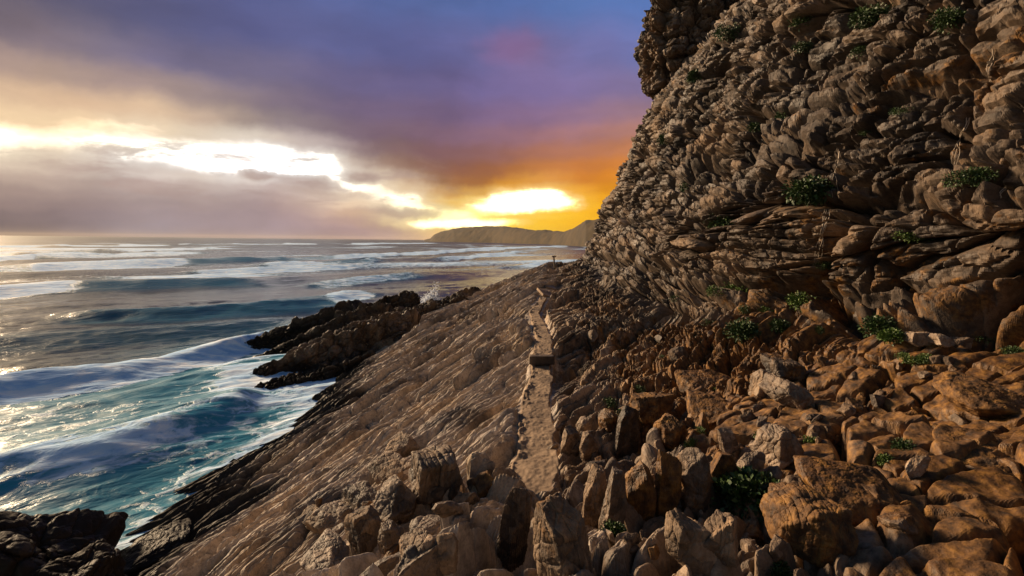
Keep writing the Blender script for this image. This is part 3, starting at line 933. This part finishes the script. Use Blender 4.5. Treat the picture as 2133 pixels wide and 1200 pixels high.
stone((1370, 872, 1432, 930), 'orange block directly above the upright row', 150, 0.8, 0.42, 0.95, 0.5, (0, 0, 0.2), group=GS)
GW = 'whitish rocks on the shelf under the cliff'
for k_, (bx, lab) in enumerate([((1897, 697, 1950, 722), 'left whitish rock on the shelf, next to the bright shrub'),
                                ((1946, 700, 1990, 722), 'middle whitish rock on the shelf under the cliff'),
                                ((1986, 701, 2024, 722), 'right whitish rock on the shelf, smallest of three')]):
    stone(bx, lab, 160 + k_, 0.9, 0.42, 0.12, 1.0, (0, 0.1, 0.1 * k_), group=GW)
GB = 'black rocks by the water'
rock('stone', at(40, 1165, 11.0) + Vector((0, 0, -0.8)), (2.5, 2.2, 3.0), (0.1, 0.15, 0.5), 170, 'black wet boulder in the bottom left corner by the water', 'stone', GB, lichen=0.0, wet=0.97, tint=0.1, n=80, cuts=16, p_sm=30, rough=0.16, crack=0.06, jag=0.05)
rock('stone', at(165, 1195, 10.6) + Vector((0, 0, -0.3)), (1.5, 1.6, 1.5), (0.1, 0.1, 0.3), 171, 'smaller black rock right of the corner boulder', 'stone', GB, lichen=0.0, wet=0.97, tint=0.1, n=80, cuts=16, p_sm=30, rough=0.16, crack=0.06, jag=0.05)
slab((250, 1110, 395, 1190), 'dark weed-stained rock on the slope right of the corner boulders', 172, 0.35, 0.0, 0.1, (0, -0.3, 0.8), group='black rocks by the water', wet=0.9)


# ---- small broken stones that fill the gaps between the larger ones
def rubble(name, zone, count, seed, smin, smax, label, group, lichen, tint, tall=1.0):
    rs = np.random.RandomState(seed)
    x0, y0, x1, y1 = zone
    for k in range(count):
        h_ = hit(rs.uniform(x0, x1), rs.uniform(y0, y1))
        if h_ is None:
            continue
        a = math.exp(rs.uniform(math.log(smin), math.log(smax)))
        dims = (a * rs.uniform(1.1, 2.0), a * rs.uniform(0.5, 0.9), a * rs.uniform(0.6, 1.3) * tall)
        li_ = float(np.clip(rs.normal(lichen, 0.3), 0, 1))
        rock(name, h_[0] + Vector((0, 0, -dims[2] * 0.08)), dims, (rs.normal(0, 0.35), rs.normal(-0.2, 0.3), DA + rs.normal(0, 0.35)), seed * 100 + k, label, 'stone', group,
             lichen=li_, tint=float(np.clip(rs.normal(tint, 0.22), 0.05, 1)), n=24, cuts=14, p_sm=44, rough=0.10, crack=0.04)


rubble('broken_stone', (640, 1010, 1220, 1195), 22, 31, 0.10, 0.26, 'small broken brown stone packed between the slabs of the near ledge', 'broken stones on the near ledge', 0.15, 0.5, 1.2)
rubble('broken_stone', (1150, 860, 1330, 1010), 18, 32, 0.09, 0.24, 'small grey splintered stone heaped right of the near end of the path', 'splintered stones beside the path', 0.05, 0.65, 1.2)
rubble('broken_stone', (1500, 860, 1780, 1010), 20, 33, 0.07, 0.20, 'small angular fragment lying in the gully around the cream boulder', 'fragments in the gully', 0.3, 0.7)
rubble('broken_stone', (1560, 740, 2000, 880), 22, 34, 0.08, 0.24, 'small rusty fragment scattered below the whitish rocks', 'rusty fragments below the shelf', 0.6, 0.5)
rubble('broken_stone', (1250, 1090, 1700, 1195), 14, 35, 0.06, 0.16, 'small pale fragment along the bottom edge below the upright row', 'pale fragments at the bottom edge', 0.2, 0.7)
rubble('broken_stone', (1180, 640, 1500, 800), 16, 36, 0.12, 0.34, 'small brown block of rubble on the bank between the path and the cliff', 'rubble on the bank above the path', 0.1, 0.5)


# ---- step, slabs and post on the path
def box_mesh(dims, seed, bev=0.012, nseg=10, rough=0.006):
    D, F = SPH[24]
    d = np.array(dims) / 2
    m_ = np.abs(D).max(1, keepdims=True)
    C = D / m_ * d[None]
    inner = np.clip(C, -(d - bev), d - bev)
    v = C - inner
    ln = np.linalg.norm(v, axis=1, keepdims=True)
    V = inner + np.where(ln > 0, v / np.maximum(ln, 1e-9) * bev, 0)
    V = V + D * (rough * fbm3(V * 9 + seed, 4, seed))[:, None]
    return V, F


def slab_step(name, loc, dims, rot, seed, label, cat, tint, group=None):
    V, F = box_mesh(dims, seed)
    n = len(V)
    o = mesh_from(name, V, F, M_STONE, {'tint': np.full(n, tint), 'lichen': np.zeros(n), 'wet': np.zeros(n)})
    o.location = loc
    o.rotation_euler = rot
    return tag(o, label, cat, group)


slab_step('stone_step', (np.interp(13.4, YK, XP) + 0.0, 13.45, CAM_Z - 3.12), (0.66, 0.24, 0.22), (0, 0, 0.05), 3, 'low stone step across the middle of the footpath', 'step', 0.3)
h_ = hit(1144, 597)
slab_step('stone_slab', h_[0] + Vector((0, 0, 0.02)), (0.62, 1.1, 0.12), (0.20, 0.25, 0.2), 4, 'upper flat stone slab where the path climbs towards the post', 'slab', 0.7, 'flat slabs at the far end of the path')
h_ = hit(1138, 614)
slab_step('stone_slab', h_[0] + Vector((0, 0, 0.04)), (0.72, 1.1, 0.12), (0.22, 0.3, 0.3), 5, 'lower flat stone slab just past the end of the sandy path', 'slab', 0.6, 'flat slabs at the far end of the path')

m_, t, p = new_mat('weathered_wood')
g = t.new('ShaderNodeTexCoord').outputs['Object']
nn_ = t.noise(t.vmath('MULTIPLY', g, (30, 30, 3)), 1.0, 4).outputs['Fac']
t.put(p.inputs['Base Color'], t.ramp(nn_, [(0.3, (0.03, 0.022, 0.016)), (0.7, (0.11, 0.08, 0.055))]))
p.inputs['Roughness'].default_value = 0.85
M_WOOD = m_
h_ = hit(1156, 561)
post = bpy.data.objects.new('wooden_post', None)
COL.objects.link(post)
post.location = h_[0] + Vector((0, 0, -0.15))
post.rotation_euler = (0, -0.10, 0.3)
tag(post, 'lone leaning wooden post with a forked top at the far end of the path', 'post')
V, F = box_mesh((0.11, 0.11, 1.12), 9, 0.03)
o = mesh_from('shaft', V + np.array([0, 0, 0.56]), F, M_WOOD, parent=post)
V, F = box_mesh((0.30, 0.12, 0.10), 10, 0.03)
o = mesh_from('cross_piece', V + np.array([0.02, 0, 1.16]), F, M_WOOD, parent=post)

# ---- shrubs and tufts growing in the cracks
def leaf_mat(name, a, b):
    m_, t, p = new_mat(name)
    inf = t.attr('tint')
    t.put(p.inputs['Base Color'], t.mix(inf, a + (1,), b + (1,)))
    p.inputs['Roughness'].default_value = 0.55
    p.inputs['Subsurface Weight'].default_value = 0.0
    return m_


M_LEAF = leaf_mat('shrub_leaf', (0.012, 0.032, 0.007), (0.055, 0.11, 0.017))
M_LEAF_B = leaf_mat('bright_leaf', (0.025, 0.06, 0.008), (0.12, 0.19, 0.026))


def shrub(px, py, wpx, hpx, label, cat='shrub', bright=False, name='cliff_shrub', group='green shrubs on the cliff'):
    h_ = hit(px, py)
    if h_ is None:
        return
    loc, nor = h_
    k = loc.y / FPX
    a, b = 1.2 * wpx * k / 2, 1.25 * hpx * k / 2
    rs = np.random.RandomState(int(px * 7 + py * 13) % 99991)
    n = int(np.clip(wpx * hpx * 0.6, 300, 3600))
    # clumps of blade leaves fanning out from several crowns
    nc = max(3, int(wpx / 11))
    cc = rs.normal(0, 0.24 if wpx > 42 else 0.12, (nc, 3)) * np.array([a, a * 0.6, b * 0.5])
    ci = rs.randint(0, nc, n)
    d = rs.normal(0, 1, (n, 3))
    d /= np.linalg.norm(d, axis=1, keepdims=True)
    nv = np.array(nor)
    d = d + nv * 0.7 + np.array([0, 0, 0.35])
    d /= np.linalg.norm(d, axis=1, keepdims=True)
    rad = min(a, b * 1.3) * rs.uniform(0.15, 0.75, n) ** 0.7
    base = cc[ci] + d * rad[:, None] * np.array([1, 1, 0.8])
    L = np.clip(0.22 * min(a, b) * rs.uniform(0.6, 1.4, n), 0.02, 0.14)
    t_ = d + rs.normal(0, 0.45, (n, 3))
    t_ /= np.linalg.norm(t_, axis=1, keepdims=True)
    s_ = np.cross(t_, rs.normal(0, 1, (n, 3)))
    s_ /= np.linalg.norm(s_, axis=1, keepdims=True)
    wd = L * 0.28
    mid = base + t_ * (L * 0.5)[:, None]
    tip = base + t_ * L[:, None] + np.array([0, 0, -0.15]) * L[:, None]
    V = np.stack([base, mid + s_ * wd[:, None], tip, mid - s_ * wd[:, None]], 1).reshape(-1, 3)
    V = V + nv * 0.12 * b
    F = np.arange(n * 4).reshape(n, 4)
    tv = np.repeat(np.clip(rs.normal(0.4, 0.28, n), 0, 1), 4)
    o = mesh_from(name, V, F, M_LEAF_B if bright else M_LEAF, {'tint': tv}, smooth=False)
    o.location = loc
    tag(o, label, cat, group)


SHRUBS = [
    (1491, 464, 74, 36, 'dark green shrub sprawling on the ledge in the middle of the cliff'),
    (1433, 389, 36, 24, 'small dark shrub on the cliff up and left of the sprawling one'),
    (1683, 397, 96, 50, 'wide dark shrub filling the diagonal crevice of the cliff'),
    (1897, 499, 78, 26, 'yellow-green low shrub alone on the shaded part of the cliff'),
    (2046, 370, 100, 34, 'flat green shrub on a rock shelf near the right edge'),
    (1537, 603, 48, 34, 'round bright shrub low on the cliff, left one of a pair'),
    (1678, 627, 58, 34, 'round bright shrub low on the cliff, right one of a pair'),
    (1710, 549, 84, 20, 'thin green mat under the white roots'),
    (1673, 46, 64, 34, 'dark shrub near the top of the cliff between pale boulders'),
    (1518, 69, 56, 30, 'shadowy shrub where the cliff meets the dark crag'),
    (1827, 37, 116, 40, 'large green shrub at the top of the cliff'),
    (1982, 46, 116, 36, 'large green shrub in the upper right corner'),
    (1385, 293, 32, 26, 'tiny shrub close to the skyline of the cliff'),
    (1630, 242, 74, 24, 'green band of shrub under the twin boulders of the cliff'),
    (1790, 112, 46, 24, 'small shrub under the large green one at the top'),
    (1571, 268, 28, 30, 'little tuft in a vertical crack left of the green band'),
    (1673, 98, 54, 24, 'dark low shrub below the shrub between pale boulders'),
    (1800, 275, 66, 14, 'thin green streak of plants over the smooth bulge of the cliff'),
    (1491, 608, 44, 22, 'low dark shrub left of the bright pair'),
    (1880, 231, 64, 18, 'green fringe on the crack in the upper right of the cliff'),
    (1449, 160, 34, 34, 'dark tuft on the upper left rim of the cliff'),
    (1595, 648, 24, 24, 'little round tuft right below the bright pair'),
    (1552, 646, 24, 24, 'little round tuft left of the other little round tuft'),
    (1552, 687, 86, 38, 'wide green shrub at the foot of the cliff'),
    (1627, 681, 60, 28, 'green shrub leaning right of the wide one at the cliff foot'),
    (1477, 674, 44, 16, 'thin green mat left of the wide shrub at the cliff foot'),
    (1829, 684, 64, 42, 'dark green shrub standing against the shadowed cliff foot'),
    (2101, 732, 66, 20, 'dark green plants at the right edge under the cliff'),
    (2050, 706, 96, 14, 'dark green strip of plants behind the whitish rocks'),
    (1403, 624, 34, 16, 'small green mat at the left of the cliff foot'),
    (1376, 747, 24, 14, 'tiny green tuft on the rubble bank'),
    (1707, 688, 26, 16, 'tiny tuft beside the shadowed cliff foot'),
]
for px, py, w_, h__, lab in SHRUBS:
    shrub(px, py, w_, h__, lab, bright=('bright' in lab or 'yellow' in lab))
LOW = [
    (1872, 710, 70, 38, 'bright green cushion plant left of the whitish rocks', True),
    (1909, 758, 92, 26, 'bright green mat of plants below the whitish rocks', True),
    (1885, 933, 64, 28, 'green succulent patch in the dark gap of the lower right', False),
    (1845, 958, 44, 20, 'smaller green patch below the succulent patch', True),
    (1589, 907, 28, 34, 'yellow-green tuft left of the cream boulder', True),
    (1456, 899, 26, 18, 'small tuft between the orange blocks', True),
    (1328, 813, 34, 20, 'green tuft above the blocky orange stone', False),
    (1266, 842, 30, 26, 'green tuft nearest to the path', False),
    (1307, 869, 40, 40, 'leafy tuft behind the dark standing slab', False),
    (1547, 1040, 118, 104, 'big dark leafy bush right of the upright row', False),
    (1275, 1112, 50, 46, 'green plant at the foot of the tan columns', False),
    (1445, 926, 40, 20, 'mossy tuft on top of the tallest column', True),
    (1621, 1190, 60, 34, 'green plant at the very bottom of the photo', False),
    (1685, 920, 44, 18, 'little green mat right of the cream boulder', True),
    (1488, 813, 18, 12, 'tiny moss tuft on the upper cracked orange slab', True),
]
for px, py, w_, h__, lab, br in LOW:
    shrub(px, py, w_, h__, lab, 'plant', br, 'rock_plant', 'low green plants among the stones')

# ---- dry white roots hanging on the cliff
m_, t, p = new_mat('dry_root')
p.inputs['Base Color'].default_value = (0.36, 0.30, 0.24, 1)
p.inputs['Roughness'].default_value = 0.8
M_ROOT = m_
ROOTS = [((1726, 437), (1702, 552), 5, 'bundle of bleached roots hanging in the middle of the cliff'),
         ((1745, 315), (1741, 411), 2, 'thin bleached root hanging above the bundle of roots'),
         ((2012, 246), (1985, 345), 3, 'bleached root slanting across the cliff near the right edge'),
         ((2068, 100), (2060, 172), 2, 'bleached root in the upper right of the cliff'),
         ((2092, 384), (2080, 414), 2, 'short bleached root by the shelf near the right edge')]
for (a_, b_, nst, lab) in ROOTS:
    rs = np.random.RandomState(int(a_[0]))
    VV, FF, base = [], [], 0
    org = None
    for k in range(nst):
        pts = []
        j0, j1 = rs.normal(0, 2), rs.normal(0, 6)
        for q in np.linspace(0, 1, 26):
            wob_ = 4 * math.sin(q * 7 + k) + rs.normal(0, 0.8)
            h_ = hit(a_[0] + (b_[0] - a_[0]) * q + j0 * (1 - q) + j1 * q + wob_, a_[1] + (b_[1] - a_[1]) * q)
            if h_:
                v = np.array(h_[0] + h_[1] * 0.02)
                if pts and np.linalg.norm(v - pts[-1]) > 0.5:
                    v = pts[-1] + (v - pts[-1]) * 0.3
                pts.append(v)
        pts = np.array(pts)
        pts[1:-1] = (pts[:-2] + pts[1:-1] * 2 + pts[2:]) / 4
        if org is None:
            org = pts[0].copy()
        rad = np.linspace(0.009, 0.004, len(pts))
        ang = np.arange(5) / 5 * 2 * math.pi
        ring = np.stack([np.cos(ang), np.sin(ang), 0 * ang], 1)
        V = (pts - org)[:, None, :] + ring[None] * rad[:, None, None]
        VV.append(V.reshape(-1, 3))
        for i in range(len(pts) - 1):
            for j in range(5):
                FF.append((base + i * 5 + j, base + i * 5 + (j + 1) % 5, base + (i + 1) * 5 + (j + 1) % 5, base + (i + 1) * 5 + j))
        base += len(pts) * 5
    o = mesh_from('dry_root', np.concatenate(VV), np.array(FF), M_ROOT)
    o.location = org
    tag(o, lab, 'root', 'bleached roots on the cliff')

# ------------------------------------------------------------------ sea
m_, t, p = new_mat('sea_water')
g = t.new('ShaderNodeNewGeometry').outputs['Position']
rotn = t.new('ShaderNodeMapping')
rotn.inputs['Rotation'].default_value = (0, 0, -math.radians(40))
t.link(g, rotn.inputs['Vector'])
gr = rotn.outputs[0]
foam_a = t.attr('foam')
aer = t.attr('aerated')
far = t.attr('far')
wv = t.vmath('MULTIPLY', gr, (0.35, 1.0, 1.0))
b_small = t.noise(wv, 1.6, 5, 0.6, 0.6).outputs['Fac']
b_mid = t.noise(wv, 0.35, 4, 0.55, 0.4).outputs['Fac']
# foam: clots, lace and streaks
fst = t.vmath('MULTIPLY', gr, (0.4, 1.0, 1.0))
f1 = t.noise(fst, 0.9, 8, 0.68, 0.9).outputs['Fac']
vr = t.new('ShaderNodeTexVoronoi', feature='DISTANCE_TO_EDGE')
dv = t.vmath('ADD', t.vmath('MULTIPLY', gr, (0.6, 1.0, 1.0)), t.vmath('SCALE', t.noise(g, 0.9, 4).outputs['Color'], 1.6))
t.put(vr.inputs['Vector'], dv)
vr.inputs['Scale'].default_value = 1.1
lace = t.math('SUBTRACT', 1.0, t.smooth(vr.outputs['Distance'], 0.0, 0.16))
fsig = t.math('ADD', t.math('MULTIPLY', f1, 0.8), t.math('MULTIPLY', lace, 0.09))
ff = t.smooth(t.math('ADD', fsig, t.math('MULTIPLY', foam_a, 0.75)), 0.66, 0.84)
wc = t.mix(aer, (0.004, 0.020, 0.028, 1), (0.025, 0.24, 0.36, 1))
fc = t.ramp(f1, [(0.34, (0.20, 0.44, 0.78)), (0.50, (0.46, 0.68, 0.93)), (0.64, (0.82, 0.90, 0.98))])  # blue of the overhead skylight is painted into the foam colour
t.put(p.inputs['Base Color'], t.mix(ff, wc, fc))
t.put(p.inputs['Roughness'], t.math('ADD', t.math('ADD', t.math('ADD', 0.2, t.math('MULTIPLY', aer, 0.15)), t.math('MULTIPLY', far, 0.12)), t.math('MULTIPLY', ff, 0.6)))
p.inputs['IOR'].default_value = 1.33
b1 = t.new('ShaderNodeBump')
b1.inputs['Strength'].default_value = 0.35
b1.inputs['Distance'].default_value = 0.7
t.put(b1.inputs['Height'], b_mid)
b2 = t.new('ShaderNodeBump')
b2.inputs['Strength'].default_value = 0.55
b2.inputs['Distance'].default_value = 0.2
t.put(b2.inputs['Height'], t.math('ADD', b_small, t.math('MULTIPLY', ff, 0.5)))
t.link(b1.outputs[0], b2.inputs['Normal'])
t.link(b2.outputs[0], p.inputs['Normal'])
M_SEA = m_

naz, nr = 760, 900
azs = np.radians(np.linspace(-62, 40, naz))
inv = np.concatenate([np.linspace(1 / 7.5, 1 / 900, nr - 60), np.linspace(1 / 900, 1 / 12000, 61)[1:]])
rr = 1 / inv
RR, AA = np.meshgrid(rr, azs, indexing='ij')
SX, SY = RR * np.sin(AA), RR * np.cos(AA)
th = math.radians(40)
SA = SX * math.cos(th) + SY * math.sin(th)            # along the crests
SQ = SX * math.sin(th) - SY * math.cos(th)            # direction of travel (to the shore)
near = 1 - sstep(RR, 150, 700)
SZ = 0.35 * np.sin(SQ * 0.16 + 1.5 * fbm2(SA * 0.02, SQ * 0.02, 2, 301)) * near
SZ += near * (0.30 * fbm2(SA * 0.10, SQ * 0.28, 3, 303) + 0.14 * (1 - sstep(RR, 40, 160)) * fbm2(SA * 0.5, SQ * 1.3, 3, 305))
FO = np.zeros_like(SZ)
AE = np.zeros_like(SZ)
wobw = fbm2(SA * 0.06, SQ * 0.06, 3, 307)
CRESTS = [
    # pixel polyline of the crest, height, front m, back m, [(px, foam)], aerated
    ([(-260, 890), (0, 822), (250, 782), (430, 738), (560, 700), (640, 668)], 1.35, 1.6, 2.4, [(-200, 1), (250, 1), (420, 0.9), (560, 0.5), (640, 0.3)], 0.7),
    ([(-200, 1050), (0, 985), (200, 945), (380, 888), (520, 838)], 0.85, 1.5, 2.2, [(-200, 0.1), (300, 0.12), (420, 0.3), (520, 0.5)], 1.0),
    ([(-300, 625), (0, 606), (150, 598), (320, 592), (520, 588)], 1.2, 4, 7, [(-300, 0.9), (90, 1), (150, 0.5), (200, 0.1), (520, 0.1)], 0.4),
    ([(-300, 735), (0, 708), (300, 690), (600, 664)], 0.45, 3.0, 5, [(-300, 0), (600, 0)], 0.2),
    ([(150, 668), (400, 655), (600, 637), (690, 628), (760, 616)], 0.9, 2.6, 5, [(150, 0), (600, 0.0), (660, 0.1), (700, 0.8), (760, 0.9)], 0.4),
    ([(-300, 572), (0, 560), (100, 556), (380, 546), (600, 541), (880, 528), (1050, 515)], 1.7, 7, 12, [(-300, 0.3), (60, 0.4), (110, 1), (360, 1), (400, 0.1), (650, 0.15), (700, 0.6), (880, 0.7), (1050, 0.5)], 0.5),
    ([(-300, 548), (0, 540), (80, 535), (240, 531), (420, 526)], 1.7, 9, 14, [(-300, 0.8), (60, 1), (90, 0.15), (230, 0.2), (260, 0.8), (420, 0.6)], 0.5),
    ([(540, 558), (620, 552), (690, 547), (780, 541)], 1.3, 5, 8, [(540, 0.5), (580, 1), (650, 1), (680, 0.2), (780, 0.5)], 0.5),
    ([(-300, 520), (0, 514), (370, 510), (560, 508), (900, 507)], 2.0, 16, 24, [(-300, 0.8), (370, 1), (400, 0.4), (560, 0.9), (900, 0.8)], 0.3),
    ([(-300, 536), (0, 528), (300, 521), (480, 517)], 1.6, 10, 16, [(-300, 0.9), (200, 0.3), (300, 1), (480, 0.8)], 0.3),
    ([(380, 568), (560, 561), (800, 553)], 0.9, 4, 7, [(380, 0.3), (470, 1), (620, 0.9), (800, 0.3)], 0.3),
    ([(180, 588), (420, 578), (600, 570)], 0.7, 3, 6, [(180, 0.2), (330, 0.8), (480, 0.9), (600, 0.2)], 0.3),
    ([(640, 592), (760, 580), (860, 572)], 0.6, 3, 5, [(640, 0.4), (760, 0.55), (860, 0.3)], 0.4),
    ([(900, 541), (1000, 533), (1080, 524)], 1.0, 6, 9, [(900, 0.5), (1000, 0.8), (1080, 0.6)], 0.3),
    ([(960, 522), (1060, 516), (1180, 512)], 1.0, 10, 14, [(960, 0.7), (1060, 0.9), (1180, 0.9)], 0.3),
    ([(1040, 560), (1100, 553), (1150, 545)], 0.7, 4, 6, [(1040, 0.3), (1100, 0.7), (1150, 0.9)], 0.3),
]
for pts, hh, wf, wb, fo, ae in CRESTS:
    W = np.array([on_sea(*q) for q in pts])
    ap = W[:, 0] * math.cos(th) + W[:, 1] * math.sin(th)
    qp = W[:, 0] * math.sin(th) - W[:, 1] * math.cos(th)
    order = np.argsort(ap)
    ap, qp = ap[order], qp[order]
    fw = np.array([on_sea(q[0], np.interp(q[0], [k[0] for k in pts], [k[1] for k in pts])) for q in fo])
    fa = fw[:, 0] * math.cos(th) + fw[:, 1] * math.sin(th)
    fv = np.array([q[1] for q in fo])
    o2 = np.argsort(fa)
    ln_ = ap[-1] - ap[0]
    wob_ = wobw * min(wf * 1.2, 8)
    d = SQ - np.interp(SA, ap, qp) - wob_             # >0 in front of the crest (shore side)
    end = sstep(SA, ap[0] - 0.1 * ln_, ap[0] + 0.08 * ln_) * (1 - sstep(SA, ap[-1] - 0.08 * ln_, ap[-1] + 0.1 * ln_))
    prof = np.where(d > 0, np.exp(-(d / wf) ** 2 * 1.6), np.exp(-(-d / wb) ** 1.5))
    hh = 0.72 * hh
    SZ += hh * prof * end * (0.85 + 0.6 * wobw)
    SZ -= 0.25 * hh * np.exp(-((d - 2.2 * wf) / wf) ** 2) * end
    fmask = np.interp(SA, fa[o2], fv[o2]) * end
    FO = np.maximum(FO, fmask * sstep(d, -0.7 * wb, -0.05 * wb) * (1 - sstep(d, 1.3 * wf, 2.4 * wf)))
    AE = np.maximum(AE, ae * end * sstep(d, -0.6 * wb, 0.1 * wf) * (1 - sstep(d, 1.2 * wf, 2.6 * wf)))
# churned water along the shore and behind the first bore
shore_x = shore_line(SY)
ds = shore_x - SX
inlet = np.exp(-np.maximum(ds, 0) / 2.2) * (1 - sstep(SY, 46, 56))
FO = np.maximum(FO, 0.62 * inlet)
W1 = np.array([on_sea(*q) for q in CRESTS[0][0]])
d1 = SQ - np.interp(SA, W1[:, 0] * math.cos(th) + W1[:, 1] * math.sin(th), W1[:, 0] * math.sin(th) - W1[:, 1] * math.cos(th))
churn = sstep(d1, 0.5, 3.0) * (1 - sstep(SY, 44, 52))
FO = np.maximum(FO, churn * (0.26 + 0.55 * fbm2(SA * 0.12, SQ * 0.3, 3, 311)))
AE = np.maximum(AE, churn * 0.75)
# foam round the sea rocks
for px, py, Yd, dims, rot, seed, lab in SEA_ROCKS:
    c_ = at(px, py, Yd)
    ra = (SX - c_.x) * math.cos(rot[2]) + (SY - c_.y) * math.sin(rot[2])
    rq = -(SX - c_.x) * math.sin(rot[2]) + (SY - c_.y) * math.cos(rot[2])
    dd = np.hypot(np.maximum(np.abs(ra) - dims[0] / 2, 0), np.maximum(np.abs(rq) - dims[1] / 2, 0))
    FO = np.maximum(FO, 0.66 * np.exp(-dd / 1.4))
    AE = np.maximum(AE, 0.6 * np.exp(-dd / 3))
# scattered white streaks further out
FO = np.maximum(FO, sstep(RR, 60, 160) * (1 - 0.5 * sstep(RR, 500, 1500)) * np.clip(0.22 + 0.75 * fbm2(SA * 0.012, SQ * 0.05, 3, 313), 0, 0.6))
V = np.stack([SX, SY, SZ], 2).reshape(-1, 3)
struct(mesh_from('sea', V, grid_faces(nr, naz), M_SEA, {'foam': FO, 'aerated': AE, 'far': sstep(RR, 60, 600)}))

# ------------------------------------------------------------------ headland across the bay
m_, t, p = new_mat('headland_scrub')
g = t.new('ShaderNodeNewGeometry').outputs['Position']
n1 = t.noise(g, 0.03, 6, 0.6).outputs['Fac']
t.put(p.inputs['Base Color'], t.ramp(n1, [(0.35, (0.022, 0.015, 0.006)), (0.6, (0.06, 0.038, 0.014))]))
p.inputs['Roughness'].default_value = 0.95
M_HEAD = m_
HL = [  # px, skyline py, base py, distance
    (884, 499.5, 500, 1950), (896, 497, 500.5, 1900), (905, 489, 501, 1850), (918, 482, 501.5, 1800), (945, 477, 503, 1700), (985, 473.5, 504, 1600), (1025, 471.5, 505.5, 1500),
    (1060, 473, 507, 1350), (1100, 478, 508.5, 1200), (1150, 481, 511, 1050), (1172, 481, 512, 950), (1190, 475, 514, 850), (1210, 467, 516, 780), (1220, 460, 517, 740), (1260, 455, 520, 700), (1400, 440, 530, 600)]
na, nv = 400, 60
pxs = np.linspace(HL[0][0], HL[-1][0], na)
sk, ba, di = (np.interp(pxs, [h[0] for h in HL], [h[k] for h in HL]) for k in (1, 2, 3))
vv = np.linspace(0, 1, nv)
HV = np.zeros((na, nv * 2, 3))
for i in range(na):
    top = at(pxs[i], sk[i], di[i] * 1.12)
    bot = at(pxs[i], ba[i], di[i])
    top.z = max(top.z, 0.3)
    bot.z = -1.0
    prof = vv ** 0.75
    HV[i, :nv, 0] = bot.x + (top.x - bot.x) * vv
    HV[i, :nv, 1] = bot.y + (top.y - bot.y) * vv
    HV[i, :nv, 2] = bot.z + (top.z - bot.z) * np.sin(prof * math.pi / 2)
    HV[i, nv:, 0] = top.x * (1 + 0.15 * vv)
    HV[i, nv:, 1] = top.y * (1 + 0.15 * vv)
    HV[i, nv:, 2] = top.z + (-2 - top.z) * vv ** 2
x_, y_ = HV[..., 0], HV[..., 1]
HV[..., 2] += np.clip(HV[..., 2] / 12, 0, 1) * (7 * fbm2(x_ * 0.012, y_ * 0.006, 4, 401) + 2.0 * fbm2(x_ * 0.1, y_ * 0.04, 3, 403))
struct(mesh_from('headland', HV.reshape(-1, 3), grid_faces(na, nv * 2), M_HEAD))

# ------------------------------------------------------------------ wave bursting on the pointed rock
m_, t, p = new_mat('sea_spray')
p.inputs['Base Color'].default_value = (0.8, 0.84, 0.9, 1)
p.inputs['Roughness'].default_value = 0.7
M_SPRAY = m_
rs = np.random.RandomState(4)
D24, F24 = sphere_grid(5)
drops = []
c_ = at(893, 645, 51)
for k in range(4000):
    q = rs.uniform(0, 1)
    along = rs.uniform(-1, 1)
    base = Vector((c_.x + 1.7 * along - 0.3, c_.y + 0.8 * along + rs.normal(0, 0.5), 0.1))
    hgt = 1.75 * (0.35 + 1.9 * math.exp(-((along - 0.25) / 0.28) ** 2) + 1.1 * math.exp(-((along + 0.25) / 0.25) ** 2))
    z = hgt * rs.beta(1.1, 1.7)
    r_ = rs.uniform(0.04, 0.18) * (1.15 - 0.75 * z / (hgt + 0.01))
    drops.append((base.x + rs.normal(0, 0.10) + 0.15 * z, base.y + rs.normal(0, 0.2), z, r_))
VV = np.concatenate([D24 * d_[3] + np.array(d_[:3]) for d_ in drops])
FF = np.concatenate([F24 + i * len(D24) for i in range(len(drops))])
o = mesh_from('sea_spray', VV, FF, M_SPRAY)
o['kind'] = 'stuff'

# ------------------------------------------------------------------ sea haze over the bay
HX, HY, HZ0, HZ1 = 13000.0, 13000.0, -9.0, 62.0
V = np.array([(x, y, z) for z in (HZ0, HZ1) for y in (-60.0, HY) for x in (-HX, HX)], float)
F = np.array([(0, 2, 3, 1), (4, 5, 7, 6), (0, 1, 5, 4), (2, 6, 7, 3), (0, 4, 6, 2), (1, 3, 7, 5)])
m_ = bpy.data.materials.new('haze')
m_.use_nodes = True
t = NT(m_.node_tree)
for nd in list(t.n):
    t.n.remove(nd)
out = t.new('ShaderNodeOutputMaterial')
pv = t.new('ShaderNodeVolumePrincipled')
pv.inputs['Color'].default_value = (0.95, 0.86, 0.74, 1)
pv.inputs['Density'].default_value = 0.000035
pv.inputs['Anisotropy'].default_value = 0.1
t.link(pv.outputs[0], out.inputs['Volume'])
o = mesh_from('haze', V, F, m_, smooth=False)
o['kind'] = 'stuff'
